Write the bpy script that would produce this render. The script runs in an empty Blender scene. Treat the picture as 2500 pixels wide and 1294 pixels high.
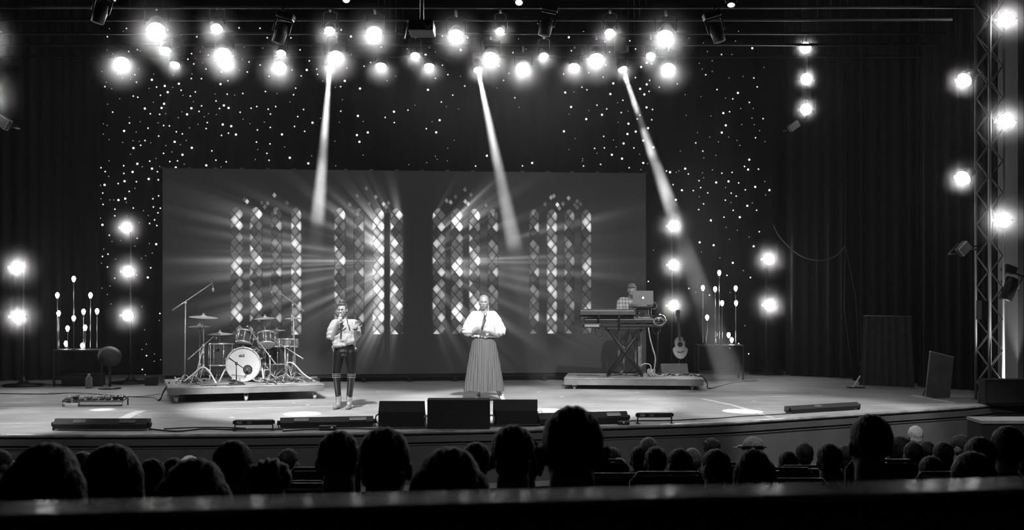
import bpy, bmesh, math, random
import numpy as np
from mathutils import Vector, Matrix, Euler
random.seed(7); rng = np.random.default_rng(7)
PI = math.pi
sc = bpy.context.scene
COL = sc.collection

# ------------------------------------------------------------------ camera, world, exposure
F, CX, HY = 2880.0, 1250.0, 705.0            # focal length in pixels, centre column, horizon row (2500x1294 frame)
STAGE = 1.1                                   # stage height above the flat part of the hall
CAMZ = STAGE + 1.8
cam_d = bpy.data.cameras.new('camera'); cam = bpy.data.objects.new('camera', cam_d); COL.objects.link(cam)
cam.location = (0, 0, CAMZ); cam.rotation_euler = (PI/2, 0, 0)
cam_d.sensor_width = 36; cam_d.lens = 36*F/2500; cam_d.shift_y = (HY-647)/2500
cam_d.clip_start = 0.05; cam_d.clip_end = 200
cam_d.dof.use_dof = True; cam_d.dof.focus_distance = 18.5; cam_d.dof.aperture_fstop = 5.2
sc.camera = cam
w = bpy.data.worlds.new('hall_air'); sc.world = w; w.use_nodes = True
w.node_tree.nodes['Background'].inputs[0].default_value = (1, 1, 1, 1)
w.node_tree.nodes['Background'].inputs[1].default_value = 0.0022
sc.view_settings.view_transform = 'Standard'; sc.view_settings.look = 'None'
sc.view_settings.exposure = 0.0; sc.view_settings.gamma = 1.0
sc.view_settings.use_curve_mapping = False
cy = sc.cycles
cy.use_denoising = True
cy.use_adaptive_sampling = True; cy.adaptive_threshold = .035; cy.adaptive_min_samples = 16
cy.max_bounces = 5; cy.diffuse_bounces = 2; cy.glossy_bounces = 2; cy.transmission_bounces = 3; cy.volume_bounces = 0
cy.transparent_max_bounces = 8; cy.volume_step_rate = 1.0; cy.volume_max_steps = 96
cy.sample_clamp_indirect = 4; cy.caustics_reflective = False; cy.caustics_refractive = False

def at(px, py, d):                            # world point seen at a pixel, d metres into the hall
    return Vector(((px-CX)*d/F, d, CAMZ-(py-HY)*d/F))
def fd(py):                                   # distance of a stage floor point seen in that row
    return F*1.8/(py-HY)
def onfloor(px, py): 
    d = fd(py); return Vector(((px-CX)*d/F, d, STAGE))

def spot_light(name, loc, target, energy, deg, blend=0.3, radius=0.05):
    l = bpy.data.lights.new(name, 'SPOT'); l.energy = energy; l.spot_size = math.radians(deg); l.spot_blend = blend
    l.shadow_soft_size = radius
    o = bpy.data.objects.new(name, l); COL.objects.link(o); o.location = loc
    o.rotation_euler = (Vector(target)-Vector(loc)).to_track_quat('-Z', 'Y').to_euler()
    return o

# front-of-house and stage-wash light
for (x_, tx, ty, e_, dg_) in ((-2.9, -2.9, 18.0, 5600, 28), (.6, .4, 18.3, 7000, 29), (-6.6, -6.6, 16.1, 2300, 24), (4.3, 4.4, 17.3, 2600, 27), (7.2, 7.0, 16.6, 1100, 22)):
    spot_light('front_wash_light', (x_, 12.4, STAGE+7.5), (tx, ty, STAGE), e_, dg_, .45, .1)
spot_light('front_special_light', (-3.9, 11.5, STAGE+7.5), (-4.3, 19.7, STAGE+.8), 4200, 17, .4, .1)
spot_light('front_special_light', (3.0, 12.4, STAGE+7.5), (2.2, 21.4, STAGE+.8), 3000, 15, .4, .1)
spot_light('apron_light', (-3.0, 5.5, 8.6), (-2.5, 14.8, .9), 900, 55, .9, .3)
spot_light('apron_light', (3.0, 6.5, 8.6), (3.5, 15.6, .9), 900, 55, .9, .3)

# ------------------------------------------------------------------ materials
MATS = {}
def mat(name, col=.2, rough=.6, metal=0., var=.15, scale=8., bump=0., coat=0., emit=0., sampling=None, spec=.5):
    if name in MATS: return MATS[name]
    m = bpy.data.materials.new(name); m.use_nodes = True; nt = m.node_tree; b = nt.nodes['Principled BSDF']
    b.inputs['Roughness'].default_value = rough; b.inputs['Metallic'].default_value = metal
    b.inputs['Coat Weight'].default_value = coat; b.inputs['Specular IOR Level'].default_value = spec
    tc = nt.nodes.new('ShaderNodeTexCoord'); n = nt.nodes.new('ShaderNodeTexNoise'); n.inputs['Scale'].default_value = scale
    n.inputs['Detail'].default_value = 5
    nt.links.new(tc.outputs['Object'], n.inputs['Vector'])
    r = nt.nodes.new('ShaderNodeMapRange'); r.inputs['From Min'].default_value = .3; r.inputs['From Max'].default_value = .7
    r.inputs['To Min'].default_value = col*(1-var); r.inputs['To Max'].default_value = col*(1+var)
    nt.links.new(n.outputs['Fac'], r.inputs['Value']); nt.links.new(r.outputs[0], b.inputs['Base Color'])
    if bump:
        bp = nt.nodes.new('ShaderNodeBump'); bp.inputs['Strength'].default_value = bump; bp.inputs['Distance'].default_value = .02
        nt.links.new(n.outputs['Fac'], bp.inputs['Height']); nt.links.new(bp.outputs[0], b.inputs['Normal'])
    if emit:
        b.inputs['Emission Color'].default_value = (1, 1, 1, 1); b.inputs['Emission Strength'].default_value = emit
    if sampling: m.cycles.emission_sampling = sampling
    MATS[name] = m; return m
def stripes(name, col, lo, scale, axis='X', rough=.8, bump=.5):
    m = mat(name, col, rough); nt = m.node_tree; b = nt.nodes['Principled BSDF']
    wv = nt.nodes.new('ShaderNodeTexWave'); wv.bands_direction = axis; wv.inputs['Scale'].default_value = scale
    wv.inputs['Distortion'].default_value = 1.5; wv.inputs['Detail'].default_value = 2; wv.inputs['Detail Scale'].default_value = .6
    tc = nt.nodes.new('ShaderNodeTexCoord'); nt.links.new(tc.outputs['Object'], wv.inputs['Vector'])
    r = nt.nodes.new('ShaderNodeMapRange'); r.inputs['To Min'].default_value = lo; r.inputs['To Max'].default_value = col
    nt.links.new(wv.outputs['Fac'], r.inputs['Value']); nt.links.new(r.outputs[0], b.inputs['Base Color'])
    bp = nt.nodes.new('ShaderNodeBump'); bp.inputs['Strength'].default_value = bump; bp.inputs['Distance'].default_value = .03
    nt.links.new(wv.outputs['Fac'], bp.inputs['Height']); nt.links.new(bp.outputs[0], b.inputs['Normal'])
    return m
BLACK = mat('black_painted_metal', .03, .45, .3)
BLK = mat('matt_black', .018, .8)
RUBBER = mat('black_rubber', .02, .7)
CHROME = mat('chrome', .75, .22, .75, .03)
ALU = mat('aluminium', .5, .35, 1., .1)
CARPET = mat('speaker_carpet', .018, .95, 0, .3, 60, .4)
WHITE = mat('white_paint', .8, .5, 0, .05)
CABLE = mat('cable_rubber', .03, .5)
CABLE2 = mat('pale_cable_rubber', .45, .5)
SKIN = mat('skin', .36, .5, 0, .05, 20)
DSKIN = mat('dark_skin', .2, .5, 0, .05, 20)
LAMP = mat('lamp_glow', .8, .5, emit=110.)
BEAM = mat('beam_lamp_glow', .8, .5, emit=60.)
BULB = mat('bulb_glow', .8, .5, emit=30.)

# ------------------------------------------------------------------ mesh building
def frame(d, up=None):
    d = Vector(d).normalized(); a = Vector((0, 0, 1)) if abs(d.z) < .95 else Vector((1, 0, 0))
    if up is not None: a = Vector(up)
    x = a.cross(d).normalized(); y = d.cross(x); return x, y, d
class MB:
    def __init__(s): s.v = []; s.f = []; s.sm = []
    def add(s, vs, fs, smooth=False, M=None):
        n = len(s.v)
        s.v += [tuple(M @ Vector(p)) if M else tuple(p) for p in vs]
        s.f += [tuple(i+n for i in f) for f in fs]; s.sm += [smooth]*len(fs); return s
    def box(s, c, size, rot=None, M=None, bev=0):
        x, y, z = (a/2 for a in size)
        R = Matrix.Translation(Vector(c)) @ (Euler(rot).to_matrix().to_4x4() if rot else Matrix.Identity(4))
        if M: R = M @ R
        if bev:
            b = min(bev, x*.9, y*.9, z*.9)
            bm = bmesh.new(); bmesh.ops.create_cube(bm, size=1)
            for v in bm.verts: v.co = Vector((v.co.x*2*x, v.co.y*2*y, v.co.z*2*z))
            bmesh.ops.bevel(bm, geom=bm.edges[:], offset=b, segments=2, affect='EDGES', profile=.5)
            bm.verts.index_update()
            s.add([v.co[:] for v in bm.verts], [[v.index for v in f.verts] for f in bm.faces], False, R); bm.free(); return s
        vs = [(i*x, j*y, k*z) for i in (-1, 1) for j in (-1, 1) for k in (-1, 1)]
        return s.add(vs, [(0,1,3,2), (4,6,7,5), (0,4,5,1), (2,3,7,6), (0,2,6,4), (1,5,7,3)], False, R)
    def tube(s, pts, r, n=8, cap=True, closed=False):
        pts = [Vector(p) for p in pts]; m = len(pts); rs = r if hasattr(r, '__len__') else [r]*m; vs = []; up = None
        for i, p in enumerate(pts):
            a = pts[i-1] if i > 0 else (pts[-1] if closed else p); b = pts[(i+1) % m] if (i < m-1 or closed) else p
            d = (b-a); d = d if d.length > 1e-9 else Vector((0, 0, 1)); d.normalize()
            if up is None: x, y, _ = frame(d)
            else:
                x = up - d*up.dot(d); x = x.normalized() if x.length > 1e-6 else frame(d)[0]; y = d.cross(x)
            up = x
            for k in range(n):
                t = 2*PI*k/n; vs.append(p+x*(math.cos(t)*rs[i])+y*(math.sin(t)*rs[i]))
        fs = []
        for i in range(m if closed else m-1):
            j = (i+1) % m
            for k in range(n): fs.append((i*n+k, i*n+(k+1) % n, j*n+(k+1) % n, j*n+k))
        if cap and not closed: fs += [tuple(range(n))[::-1], tuple((m-1)*n+k for k in range(n))]
        return s.add(vs, fs, True)
    def cyl(s, a, b, r, r2=None, n=16): return s.tube([a, b], [r, r if r2 is None else r2], n)
    def lathe(s, prof, c=(0, 0, 0), axis=(0, 0, 1), n=24, smooth=True, cap=True):
        x, y, d = frame(axis); c = Vector(c); vs = []
        for (r, h) in prof:
            for k in range(n):
                t = 2*PI*k/n; vs.append(c+d*h+x*(math.cos(t)*r)+y*(math.sin(t)*r))
        fs = [(i*n+k, i*n+(k+1) % n, (i+1)*n+(k+1) % n, (i+1)*n+k) for i in range(len(prof)-1) for k in range(n)]
        if cap and prof[0][0] > 1e-6: fs.append(tuple(range(n))[::-1])
        if cap and prof[-1][0] > 1e-6: fs.append(tuple((len(prof)-1)*n+k for k in range(n)))
        return s.add(vs, fs, smooth)
    def ell(s, c, r, rot=None, nu=16, nv=10):
        r = r if hasattr(r, '__len__') else (r, r, r)
        R = Matrix.Translation(Vector(c)) @ (Euler(rot).to_matrix().to_4x4() if rot else Matrix.Identity(4))
        vs = [(0, 0, r[2])]; 
        for i in range(1, nv):
            a = PI*i/nv
            for k in range(nu):
                t = 2*PI*k/nu; vs.append((r[0]*math.sin(a)*math.cos(t), r[1]*math.sin(a)*math.sin(t), r[2]*math.cos(a)))
        vs.append((0, 0, -r[2])); fs = [(0, 1+k, 1+(k+1) % nu) for k in range(nu)]
        for i in range(nv-2):
            for k in range(nu): fs.append((1+i*nu+k, 1+(i+1)*nu+k, 1+(i+1)*nu+(k+1) % nu, 1+i*nu+(k+1) % nu))
        L = len(vs)-1; o = 1+(nv-2)*nu
        fs += [(L, o+(k+1) % nu, o+k) for k in range(nu)]
        return s.add(vs, fs, True, R)
    def prism(s, poly, d, M=None):             # poly in XZ, thickness d along Y
        n = len(poly); vs = [(x, -d/2, z) for x, z in poly]+[(x, d/2, z) for x, z in poly]
        return s.add(vs, [tuple(range(n)), tuple(range(n, 2*n))[::-1]]+[(i, i+n, (i+1) % n+n, (i+1) % n) for i in range(n)], False, M)
    def build(s, name, m, parent=None, origin=None):
        me = bpy.data.meshes.new(name)
        o0 = Vector(origin) if origin is not None else Vector((0, 0, 0))
        if parent is not None and origin is None: o0 = Vector((0, 0, 0))
        me.from_pydata([(a-o0.x, b-o0.y, c-o0.z) for a, b, c in s.v], [], s.f)
        me.polygons.foreach_set('use_smooth', s.sm)
        me.materials.append(m); me.update()
        o = bpy.data.objects.new(name, me); COL.objects.link(o)
        if origin is not None: o.location = o0
        if parent is not None:
            o.parent = parent
        return o
def tag(o, label=None, cat=None, group=None, kind=None):
    if label: o['label'] = label
    if cat: o['category'] = cat
    if group: o['group'] = group
    if kind: o['kind'] = kind
    return o
def thing(name, label, cat, loc=(0, 0, 0), rot=(0, 0, 0), group=None, scale=None):
    o = bpy.data.objects.new(name, None); COL.objects.link(o); o.location = loc; o.rotation_euler = rot
    o.empty_display_size = .1
    if scale: o.scale = scale
    return tag(o, label, cat, group)
def kids(o): return [c for c in bpy.data.objects if c.parent == o]
KIDS = {}
def dup(root, label=None, group=None, loc=None, rot=None):
    def cp(o, par):
        c = o.copy(); COL.objects.link(c)
        if par: c.parent = par
        for k in KIDS.setdefault(o.name, [x.name for x in o.children]): cp(bpy.data.objects[k], c)
        return c
    r = cp(root, None)
    if label: r['label'] = label
    if group: r['group'] = group
    if loc is not None: r.location = loc
    if rot is not None: r.rotation_euler = rot
    return r
def curve_pts(pts, n=6):                       # Catmull-Rom through points
    P = [Vector(p) for p in pts]; P = [P[0]]+P+[P[-1]]; out = []
    for i in range(1, len(P)-2):
        for k in range(n):
            t = k/n; a, b, c, d = P[i-1:i+3]
            out.append(.5*((2*b)+(c-a)*t+(2*a-5*b+4*c-d)*t*t+(3*b-a-3*c+d)*t**3))
    return out+[P[-2]]
# ------------------------------------------------------------------ the room
def structure(o, ): o['kind'] = 'structure'; return o
# stage edge: pixel columns and rows of the nosing, turned into plan points
EDGE_PX = [(-400, 1060), (0, 1060), (300, 1060), (600, 1058), (900, 1054), (1200, 1048), (1470, 1040), (1700, 1033), (1800, 1028),
           (2080, 1010), (2240, 1000), (2350, 993), (2420, 986), (2500, 984), (2900, 980)]
EDGE = [onfloor(*p) for p in EDGE_PX]
def band(name, prof, m):                       # sweep a (outwards, z) profile along the stage edge
    b = MB(); n = len(prof); vs = []
    for i, p in enumerate(EDGE):
        a = EDGE[max(i-1, 0)]; c = EDGE[min(i+1, len(EDGE)-1)]; t = (c-a).normalized(); nn = Vector((t.y, -t.x, 0))
        for (o, z) in prof: vs.append((p.x+nn.x*o, p.y+nn.y*o, z))
    fs = [(i*n+k, i*n+(k+1) % n, (i+1)*n+(k+1) % n, (i+1)*n+k) for i in range(len(EDGE)-1) for k in range(n)]
    fs += [tuple(range(n))[::-1], tuple((len(EDGE)-1)*n+k for k in range(n))]
    b.add(vs, fs); return structure(b.build(name, m))
FLOORM = mat('painted_stage_floor', .32, .5, 0, .22, 1.2)
nt = FLOORM.node_tree; b_ = nt.nodes['Principled BSDF']
n2 = nt.nodes.new('ShaderNodeTexNoise'); n2.inputs['Scale'].default_value = 3.; n2.inputs['Detail'].default_value = 9
mp = nt.nodes.new('ShaderNodeMapping'); mp.inputs['Scale'].default_value = (.25, 2.2, 1)
tcn = [n for n in nt.nodes if n.type == 'TEX_COORD'][0]
nt.links.new(tcn.outputs['Object'], mp.inputs['Vector']); nt.links.new(mp.outputs[0], n2.inputs['Vector'])
rr = nt.nodes.new('ShaderNodeMapRange'); rr.inputs['From Min'].default_value = .35; rr.inputs['From Max'].default_value = .65
rr.inputs['To Min'].default_value = .55; rr.inputs['To Max'].default_value = .8
nt.links.new(n2.outputs['Fac'], rr.inputs['Value']); nt.links.new(rr.outputs[0], b_.inputs['Roughness'])
b = MB(); n = len(EDGE)
vs = [(p.x, p.y, STAGE) for p in EDGE]+[(p.x*1.75, 27.5, STAGE) for p in EDGE]
b.add(vs, [(i, i+1, n+i+1, n+i) for i in range(n-1)])
b.add([(x, y, STAGE-.06) for x, y, z in vs], [(i, n+i, n+i+1, i+1) for i in range(n-1)])
structure(b.build('floor_stage', FLOORM))
FASC = mat('painted_fascia', .10, .55, 0, .1, 3)
band('trim_1', [(0, STAGE), (.04, STAGE), (.055, STAGE-.02), (.04, STAGE-.04), (0, STAGE-.045)], mat('worn_nosing', .4, .28, .3, .4, 5))
band('trim_2', [(-.05, STAGE-.06), (.05, STAGE-.06), (.05, STAGE-.14), (-.05, STAGE-.14)], FASC)
band('trim_3', [(-.05, STAGE-.165), (.045, STAGE-.165), (.045, STAGE-.18), (-.05, STAGE-.18)], FASC)
band('wall_front', [(-.12, STAGE-.065), (.02, STAGE-.065), (.02, STAGE-.18), (.035, STAGE-.185), (.035, .02), (-.12, .02)], FASC)
band('trim_4', [(-.06, .42), (.10, .42), (.10, .36), (-.06, .36)], mat('seat_rail_wood', .3, .4, 0, .2, 5))
# raked hall floor
HALLM = mat('dark_hall_carpet', .03, .9, 0, .3, 40, .3)
def rake(y): return max(0., 1.75-.157*y) if y > -1 else 1.907
b = MB(); N = 0; y = -1.5; pr = []
while y < 11.2: pr.append((y, rake(y+.45))); pr.append((y+.9, rake(y+.45))); y += .9
pr.append((28, 0.0))
vs = [(x, yy, z) for (yy, z) in pr for x in (-14, 14)]
b.add(vs, [(2*i, 2*i+1, 2*i+3, 2*i+2) for i in range(len(pr)-1)])
b.add([(x, yy, -.1) for (yy, z) in (pr[0], pr[-1]) for x in (-14, 14)], [(0, 2, 3, 1)])
structure(b.build('floor', HALLM))
def wall(name, a, b2, z0, z1, m, t=.12):
    a = Vector(a); c = Vector(b2); d = (c-a); M = Matrix.Translation((a+c)/2) @ Matrix.Rotation(math.atan2(d.y, d.x), 4, 'Z')
    q = MB(); q.box((0, 0, (z0+z1)/2), (d.length, t, z1-z0), M=M); return structure(q.build(name, m))
BWALL = mat('dark_back_wall', .02, .9)
wall('wall_back', (-15, 27.6, 0), (15, 27.6, 0), 0, 10, BWALL)
wall('wall_left', (-15, -1.5, 0), (-15, 27.6, 0), 0, 10, BWALL)
wall('wall_right', (15, -1.5, 0), (15, 27.6, 0), 0, 10, BWALL)
PRO = mat('proscenium_plaster', .16, .8, 0, .08, 1)
pa = at(2443, 900, 19.6); pb = at(2492, 900, 19.0)
wall('wall_proscenium', (pa.x, pa.y, 0), (pb.x, pb.y, 0), STAGE, 9.5, PRO, .1)
wall('wall_proscenium_return', (pb.x+.06, pb.y, 0), (pb.x+3.5, pb.y-.6, 0), 0, 9.5, mat('dark_proscenium', .03, .8), .1)
q = MB(); q.box((0, 13, 10.06), (30, 29, .12)); structure(q.build('ceiling', BWALL))

# floor tape lines and scuffs
TAPE = mat('pale_floor_tape', .62, .6, 0, .25, 12)
def tape(name, pts, wd, label):
    q = MB(); P = [onfloor(*p) for p in pts]; vs = []
    for i, p in enumerate(P):
        t = (P[min(i+1, len(P)-1)]-P[max(i-1, 0)]).normalized(); nn = Vector((-t.y, t.x, 0))*wd/2
        vs += [p+nn+Vector((0, 0, .003)), p-nn+Vector((0, 0, .003))]
    vs += [v-Vector((0, 0, .0025)) for v in vs]; k = len(vs)//2
    fs = [(2*i, 2*i+1, 2*i+3, 2*i+2) for i in range(len(P)-1)]+[(k+2*i, k+2*i+2, k+2*i+3, k+2*i+1) for i in range(len(P)-1)]
    fs += [(2*i, 2*i+2, k+2*i+2, k+2*i) for i in range(len(P)-1)]+[(2*i+1, k+2*i+1, k+2*i+3, 2*i+3) for i in range(len(P)-1)]
    q.add(vs, fs); return tag(q.build(name, TAPE, origin=P[0]), label, 'tape')
tape('floor_tape', [(-60, 1010), (300, 1003), (600, 997), (900, 990)], .04, 'long pale tape line crossing the stage floor behind the front strip lights')
tape('floor_tape', [(-60, 1036), (125, 1033)], .045, 'short pale tape line left of the far left strip light')
tape('floor_tape', [(292, 1027), (322, 1012), (345, 1003)], .16, 'wide slanting tape patch behind the far left strip light')
tape('floor_tape', [(1560, 975), (1715, 973), (1860, 969), (2060, 966), (2180, 965)], .035, 'pale tape line running right in front of the keyboard riser')
tape('floor_tape', [(1715, 974), (1790, 990), (1850, 1008), (1885, 1020)], .09, 'slanting pale tape through the rightmost pool of light')
tape('floor_tape', [(1840, 993), (2100, 991), (2330, 986)], .045, 'pale tape line behind the slanted strip light at right')
tape('floor_tape', [(2225, 965), (2262, 972), (2330, 984)], .10, 'bright tape strip at the foot of the leaning board')
for i, (x, y) in enumerate([(340, 1014), (566, 1019), (716, 984), (751, 989), (865, 971), (921, 957), (1316, 957), (1372, 969), (1556, 958), (1630, 957), (1640, 1000), (1840, 980)]):
    q = MB(); p = onfloor(x, y); q.lathe([(.0, .004), (.03, .004), (.045, .001)], (0, 0, 0), n=7)
    o = q.build('tape_mark', TAPE); o.location = p; o.rotation_euler[2] = i*.7; tag(o, 'small pale tape mark on the stage floor', 'tape mark', 'small tape marks scattered on the stage')
# ------------------------------------------------------------------ LED wall
WL = at(397, 700, 22.5); WR = at(1577, 700, 23.5)
wdir = Vector((WR.x-WL.x, WR.y-WL.y, 0)); WW = wdir.length; wang = math.atan2(wdir.y, wdir.x)
ZB, ZT = 1.24, 5.2
def screen_values(NX, NZ):
    # the picture on the LED wall in its own plane, laid out on a 1180 x 508 grid whose origin is the top left corner
    gx, gz = np.meshgrid(np.linspace(0, 1180, NX), np.linspace(0, 508, NZ))
    X = gx+397; Y = gz+414
    B = np.zeros_like(X); S = np.zeros_like(X)
    P1 = [(12, 126, .9), (20, 115, .8), (20, 137, 1.), (6, 139, .4), (24, 170, .5), (8, 180, .3)]
    P2 = [(22, 113, 1.), (4, 120, .5), (14, 126, .35), (3, 141, .65), (24, 139, .4), (5, 170, .6), (7, 195, .95), (14, 211, .65), (24, 194, .4), (24, 222, 1.)]
    P3 = [(19, 140, .8), (10, 105, .4), (10, 125, .3), (10, 182, .5), (22, 190, .5), (13, 214, .45), (2, 139, .35)]
    P4 = [(20, 114, .6), (10, 125, .5), (3, 139, .8), (20, 141, .85), (10, 153, .4), (22, 167, .5), (3, 167, .5), (10, 182, .85), (21, 194, .8), (22, 219, .7)]
    P5 = [(3, 112, .4), (22, 141, .75), (10, 182, .7), (24, 171, .45), (24, 198, .5), (13, 211, .45), (3, 222, .75)]
    P6 = [(24-a, b, c) for a, b, c in P5]
    strips = [(556, 31, P1, .85), (602, 31, P2, .85), (652, 27, P3, .75), (700, 26, P4, .95),
              (804, 28, P2, .8), (851, 26, P3, .7), (897, 29, P4, 1.25), (940, 32, P6, 1.15),
              (1043, 33, P5, .95), (1088, 31, P1, 1.05), (1133, 28, P2, 1.), (1179, 27, P3, .85),
              (1282, 26, P3, .8), (1326, 27, P4, .9), (1370, 27, P6, .65), (1413, 26, P1, .8)]
    w_, h_ = 23.2, 28.4
    for si, (x0, wd, pat, g) in enumerate(strips):
        a = x0+10.5; oy = 540-126+414-414
        u = (X-a)/w_; v = (Y-553.5)/h_
        p = u+v; q = u-v
        ip = np.floor(p); iq = np.floor(q)
        line = np.minimum(np.abs(p-np.round(p)), np.abs(q-np.round(q)))
        inside = (X > x0) & (X < x0+wd) & (Y > 508+((X-x0-wd/2)/(wd/2))**2*16) & (Y < 822)
        per = 4
        base = .12+.26*np.abs(np.sin(ip*12.9898+iq*78.233+si*3.1))
        val = base.copy()
        for (dx, dy, br) in pat:
            for k in range(-1, 3):
                cx_ = x0+dx; cy_ = 414+dy+k*4*h_
                pu = (cx_-a)/w_; pv = (cy_-553.5)/h_
                m = (ip == math.floor(pu+pv)) & (iq == math.floor(pu-pv))
                # each pane is brightest at one place inside it
                gl = np.exp(-(((X-cx_)/10.)**2+((Y-cy_)/13.)**2))
                val = np.where(m, np.maximum(val, br*(.62+.6*gl)), val)
        val = val*np.clip(line/.09, .25, 1)*g
        edge = np.clip(np.minimum(X-x0, x0+wd-X)/3., 0, 1)
        B = np.where(inside, np.maximum(B, val*(.5+.5*edge)), B)
        S = np.where(inside & (val > .55*1), np.maximum(S, val), S)
    tr = [(596,494,.8),(590,489,.3),(661,478,.6),(645,498,.4),(638,507,.4),(631,497,.3),(663,521,.45),(691,497,.3),
          (860,478,.35),(882,459,.35),(905,480,.5),(924,498,.8),(930,505,.5),(842,500,.4),(889,497,.35),(861,523,.4),(936,495,.4),
          (1123,460,.35),(1088,492,.55),(1078,488,.45),(1124,490,.7),(1131,496,.75),(1100,478,.3),(1056,512,.4),(1138,473,.35),(1175,499,.4),(1193,521,.55),
          (1337,478,.55),(1344,474,.5),(1381,479,.55),(1353,496,.9),(1358,505,.5),(1367,494,.4),(1322,495,.35),(1403,487,.35),(1397,496,.3),(1411,494,.3),(1292,518,.5),(1403,503,.3)]
    for (cx_, cy_, br) in tr:
        d = np.abs(X-cx_)/6.5+np.abs(Y-cy_)/8.5
        B = np.maximum(B, br*np.clip((1-d)*3, 0, 1))
        if br > .6: S = np.maximum(S, br*np.clip((1-d)*3, 0, 1))
    # light streaks running outward from behind the middle of the picture
    cx_, cy_ = 985., 640.
    R = np.zeros_like(B); n = 110; tot = 0
    S = np.where((Y > 500) | (X < 1300), S, 0)
    ang = np.arctan2(Y-cy_, X-cx_); dist = np.hypot(X-cx_, Y-cy_)
    for k in range(n):
        s = .30+.70*(k+.5)/n; wgt = s**2.2
        sx = cx_+(X-cx_)*s; sy = cy_+(Y-cy_)*s
        ix = np.clip(((sx-397)/1180*(NX-1)).astype(int), 0, NX-1); iz = np.clip(((sy-414)/508*(NZ-1)).astype(int), 0, NZ-1)
        R += wgt*S[iz, ix]; tot += wgt
    R /= tot
    def streak(a_deg, width, r0, r1, amp):
        d = np.degrees(ang)-a_deg; d = (d+180) % 360-180
        return amp*np.exp(-(d/width)**2)*np.clip((dist-r0)/60, 0, 1)*np.clip((r1-dist)/(.45*r1), 0, 1)
    ex = np.zeros_like(B)
    for (a_, w_a, r0, r1, amp) in [(180, 1.1, 60, 600, .42), (177.5, .8, 80, 520, .25), (174.5, 1.0, 120, 600, .34), (183, .9, 200, 540, .22), (188, 1.3, 150, 560, .28), (192, 1.5, 240, 570, .26), (196, 1.8, 250, 560, .2), (204, 2., 60, 480, .22), (168, 1.4, 150, 580, .3), (162, 1.8, 220, 580, .28), (155, 2., 60, 480, .3), (148, 1.8, 60, 420, .2),
            (214, 2.2, 40, 330, .4), (222, 2.4, 30, 330, .42), (231, 1.8, 60, 240, .25), (250, 2., 60, 230, .22), (260, 2.5, 60, 200, .15), (127, 2.2, 60, 290, .4), (117, 2.4, 60, 260, .42), (138, 2., 60, 300, .25), (106, 2, 60, 230, .25),
            (-44, 1.6, 90, 330, .42), (-38, 1.8, 90, 330, .30), (-13, 1.2, 250, 570, .40), (-9, 1.6, 330, 560, .22), (-2, .9, 160, 560, .34), (0.5, .8, 160, 520, .22), (4, 1.3, 200, 560, .2), (9, 1.5, 240, 540, .2), (14, 1.8, 200, 560, .22), (24, 2.2, 150, 520, .22), (35, 2.2, 200, 380, .3), (47, 2.2, 150, 260, .26), (66, 3, 100, 260, .3)]:
        ex += streak(a_, w_a, r0, r1, amp)
    R = (1.5*R+ex*.95)*np.clip(1.35-np.hypot((X-cx_)/600., (Y-cy_)/270.), 0, 1)**.6
    R = R*(1+.5*np.clip((760-X)/200, 0, 1))
    glow = .14*np.exp(-((X-915)/75)**2-((Y-650)/130)**2)+.11*np.exp(-((X-740)/260)**2-((Y-640)/120)**2)+.09*np.exp(-((X-1230)/260)**2-((Y-640)/130)**2)
    colm = np.clip(1-np.abs(X-1009)/31, 0, 1)**.3
    base = .105+.02*(Y-414)/508+.03*np.exp(-((X-1400)/250)**2)
    out = base+(glow+.62*R)*(1-colm)
    shade = np.clip((np.abs(X-1010)-26)/30, 0, 1)
    out = .115+(out-.115)*shade
    out = np.where((X > 926) & (X < 939) & (Y > 520), .16+.10*np.exp(-((Y-600)/40)**2), out)
    out = np.where(B > 0, np.maximum(out*.55+B*.75, B*1.0), out)
    out = np.clip(out, 0, 1.0)
    # single LEDs seen as a faint grain
    out += rng.normal(0, .006, out.shape)
    return np.clip(out, .02, 1.05)
NX, NZ = 788, 340
V = screen_values(NX, NZ)
lin = np.where(V < .04045, V/12.92, ((V+.055)/1.055)**2.4)
xs = np.linspace(0, WW, NX); zs = np.linspace(ZT, ZB, NZ)
gx, gz = np.meshgrid(xs, zs)
co = np.stack([gx.ravel(), np.zeros(gx.size), gz.ravel()-STAGE], 1).astype(np.float32)
me = bpy.data.meshes.new('display'); idx = np.arange(NX*NZ).reshape(NZ, NX)
quads = np.stack([idx[:-1, :-1], idx[1:, :-1], idx[1:, 1:], idx[:-1, 1:]], -1).reshape(-1, 4)
me.vertices.add(len(co)); me.vertices.foreach_set('co', co.ravel())
me.loops.add(quads.size); me.loops.foreach_set('vertex_index', quads.ravel().astype(np.int32))
me.polygons.add(len(quads)); me.polygons.foreach_set('loop_start', np.arange(0, quads.size, 4, dtype=np.int32))
me.update(calc_edges=True); 
ca = me.color_attributes.new('picture', 'FLOAT_COLOR', 'POINT')
rgba = np.ones((len(co), 4), np.float32); rgba[:, :3] = lin.ravel()[:, None]
ca.data.foreach_set('color', rgba.ravel())
dm = bpy.data.materials.new('led_panel'); dm.use_nodes = True; nt = dm.node_tree; pb_ = nt.nodes['Principled BSDF']
pb_.inputs['Base Color'].default_value = (.02, .02, .02, 1); pb_.inputs['Roughness'].default_value = .6
an = nt.nodes.new('ShaderNodeAttribute'); an.attribute_name = 'picture'
nt.links.new(an.outputs['Color'], pb_.inputs['Emission Color']); pb_.inputs['Emission Strength'].default_value = 1.0
dm.cycles.emission_sampling = 'NONE'
me.materials.append(dm)
wallo = thing('led_wall', 'wide LED video wall showing four lit gothic windows with streaming rays', 'screen', (WL.x, WL.y, STAGE), (0, 0, wang))
disp = bpy.data.objects.new('display', me); COL.objects.link(disp); disp.parent = wallo
q = MB(); q.box((WW/2, .07, (ZT+ZB)/2-STAGE), (WW+.02, .12, ZT-ZB+.02)); q.build('cabinet', BLK, wallo)
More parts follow.
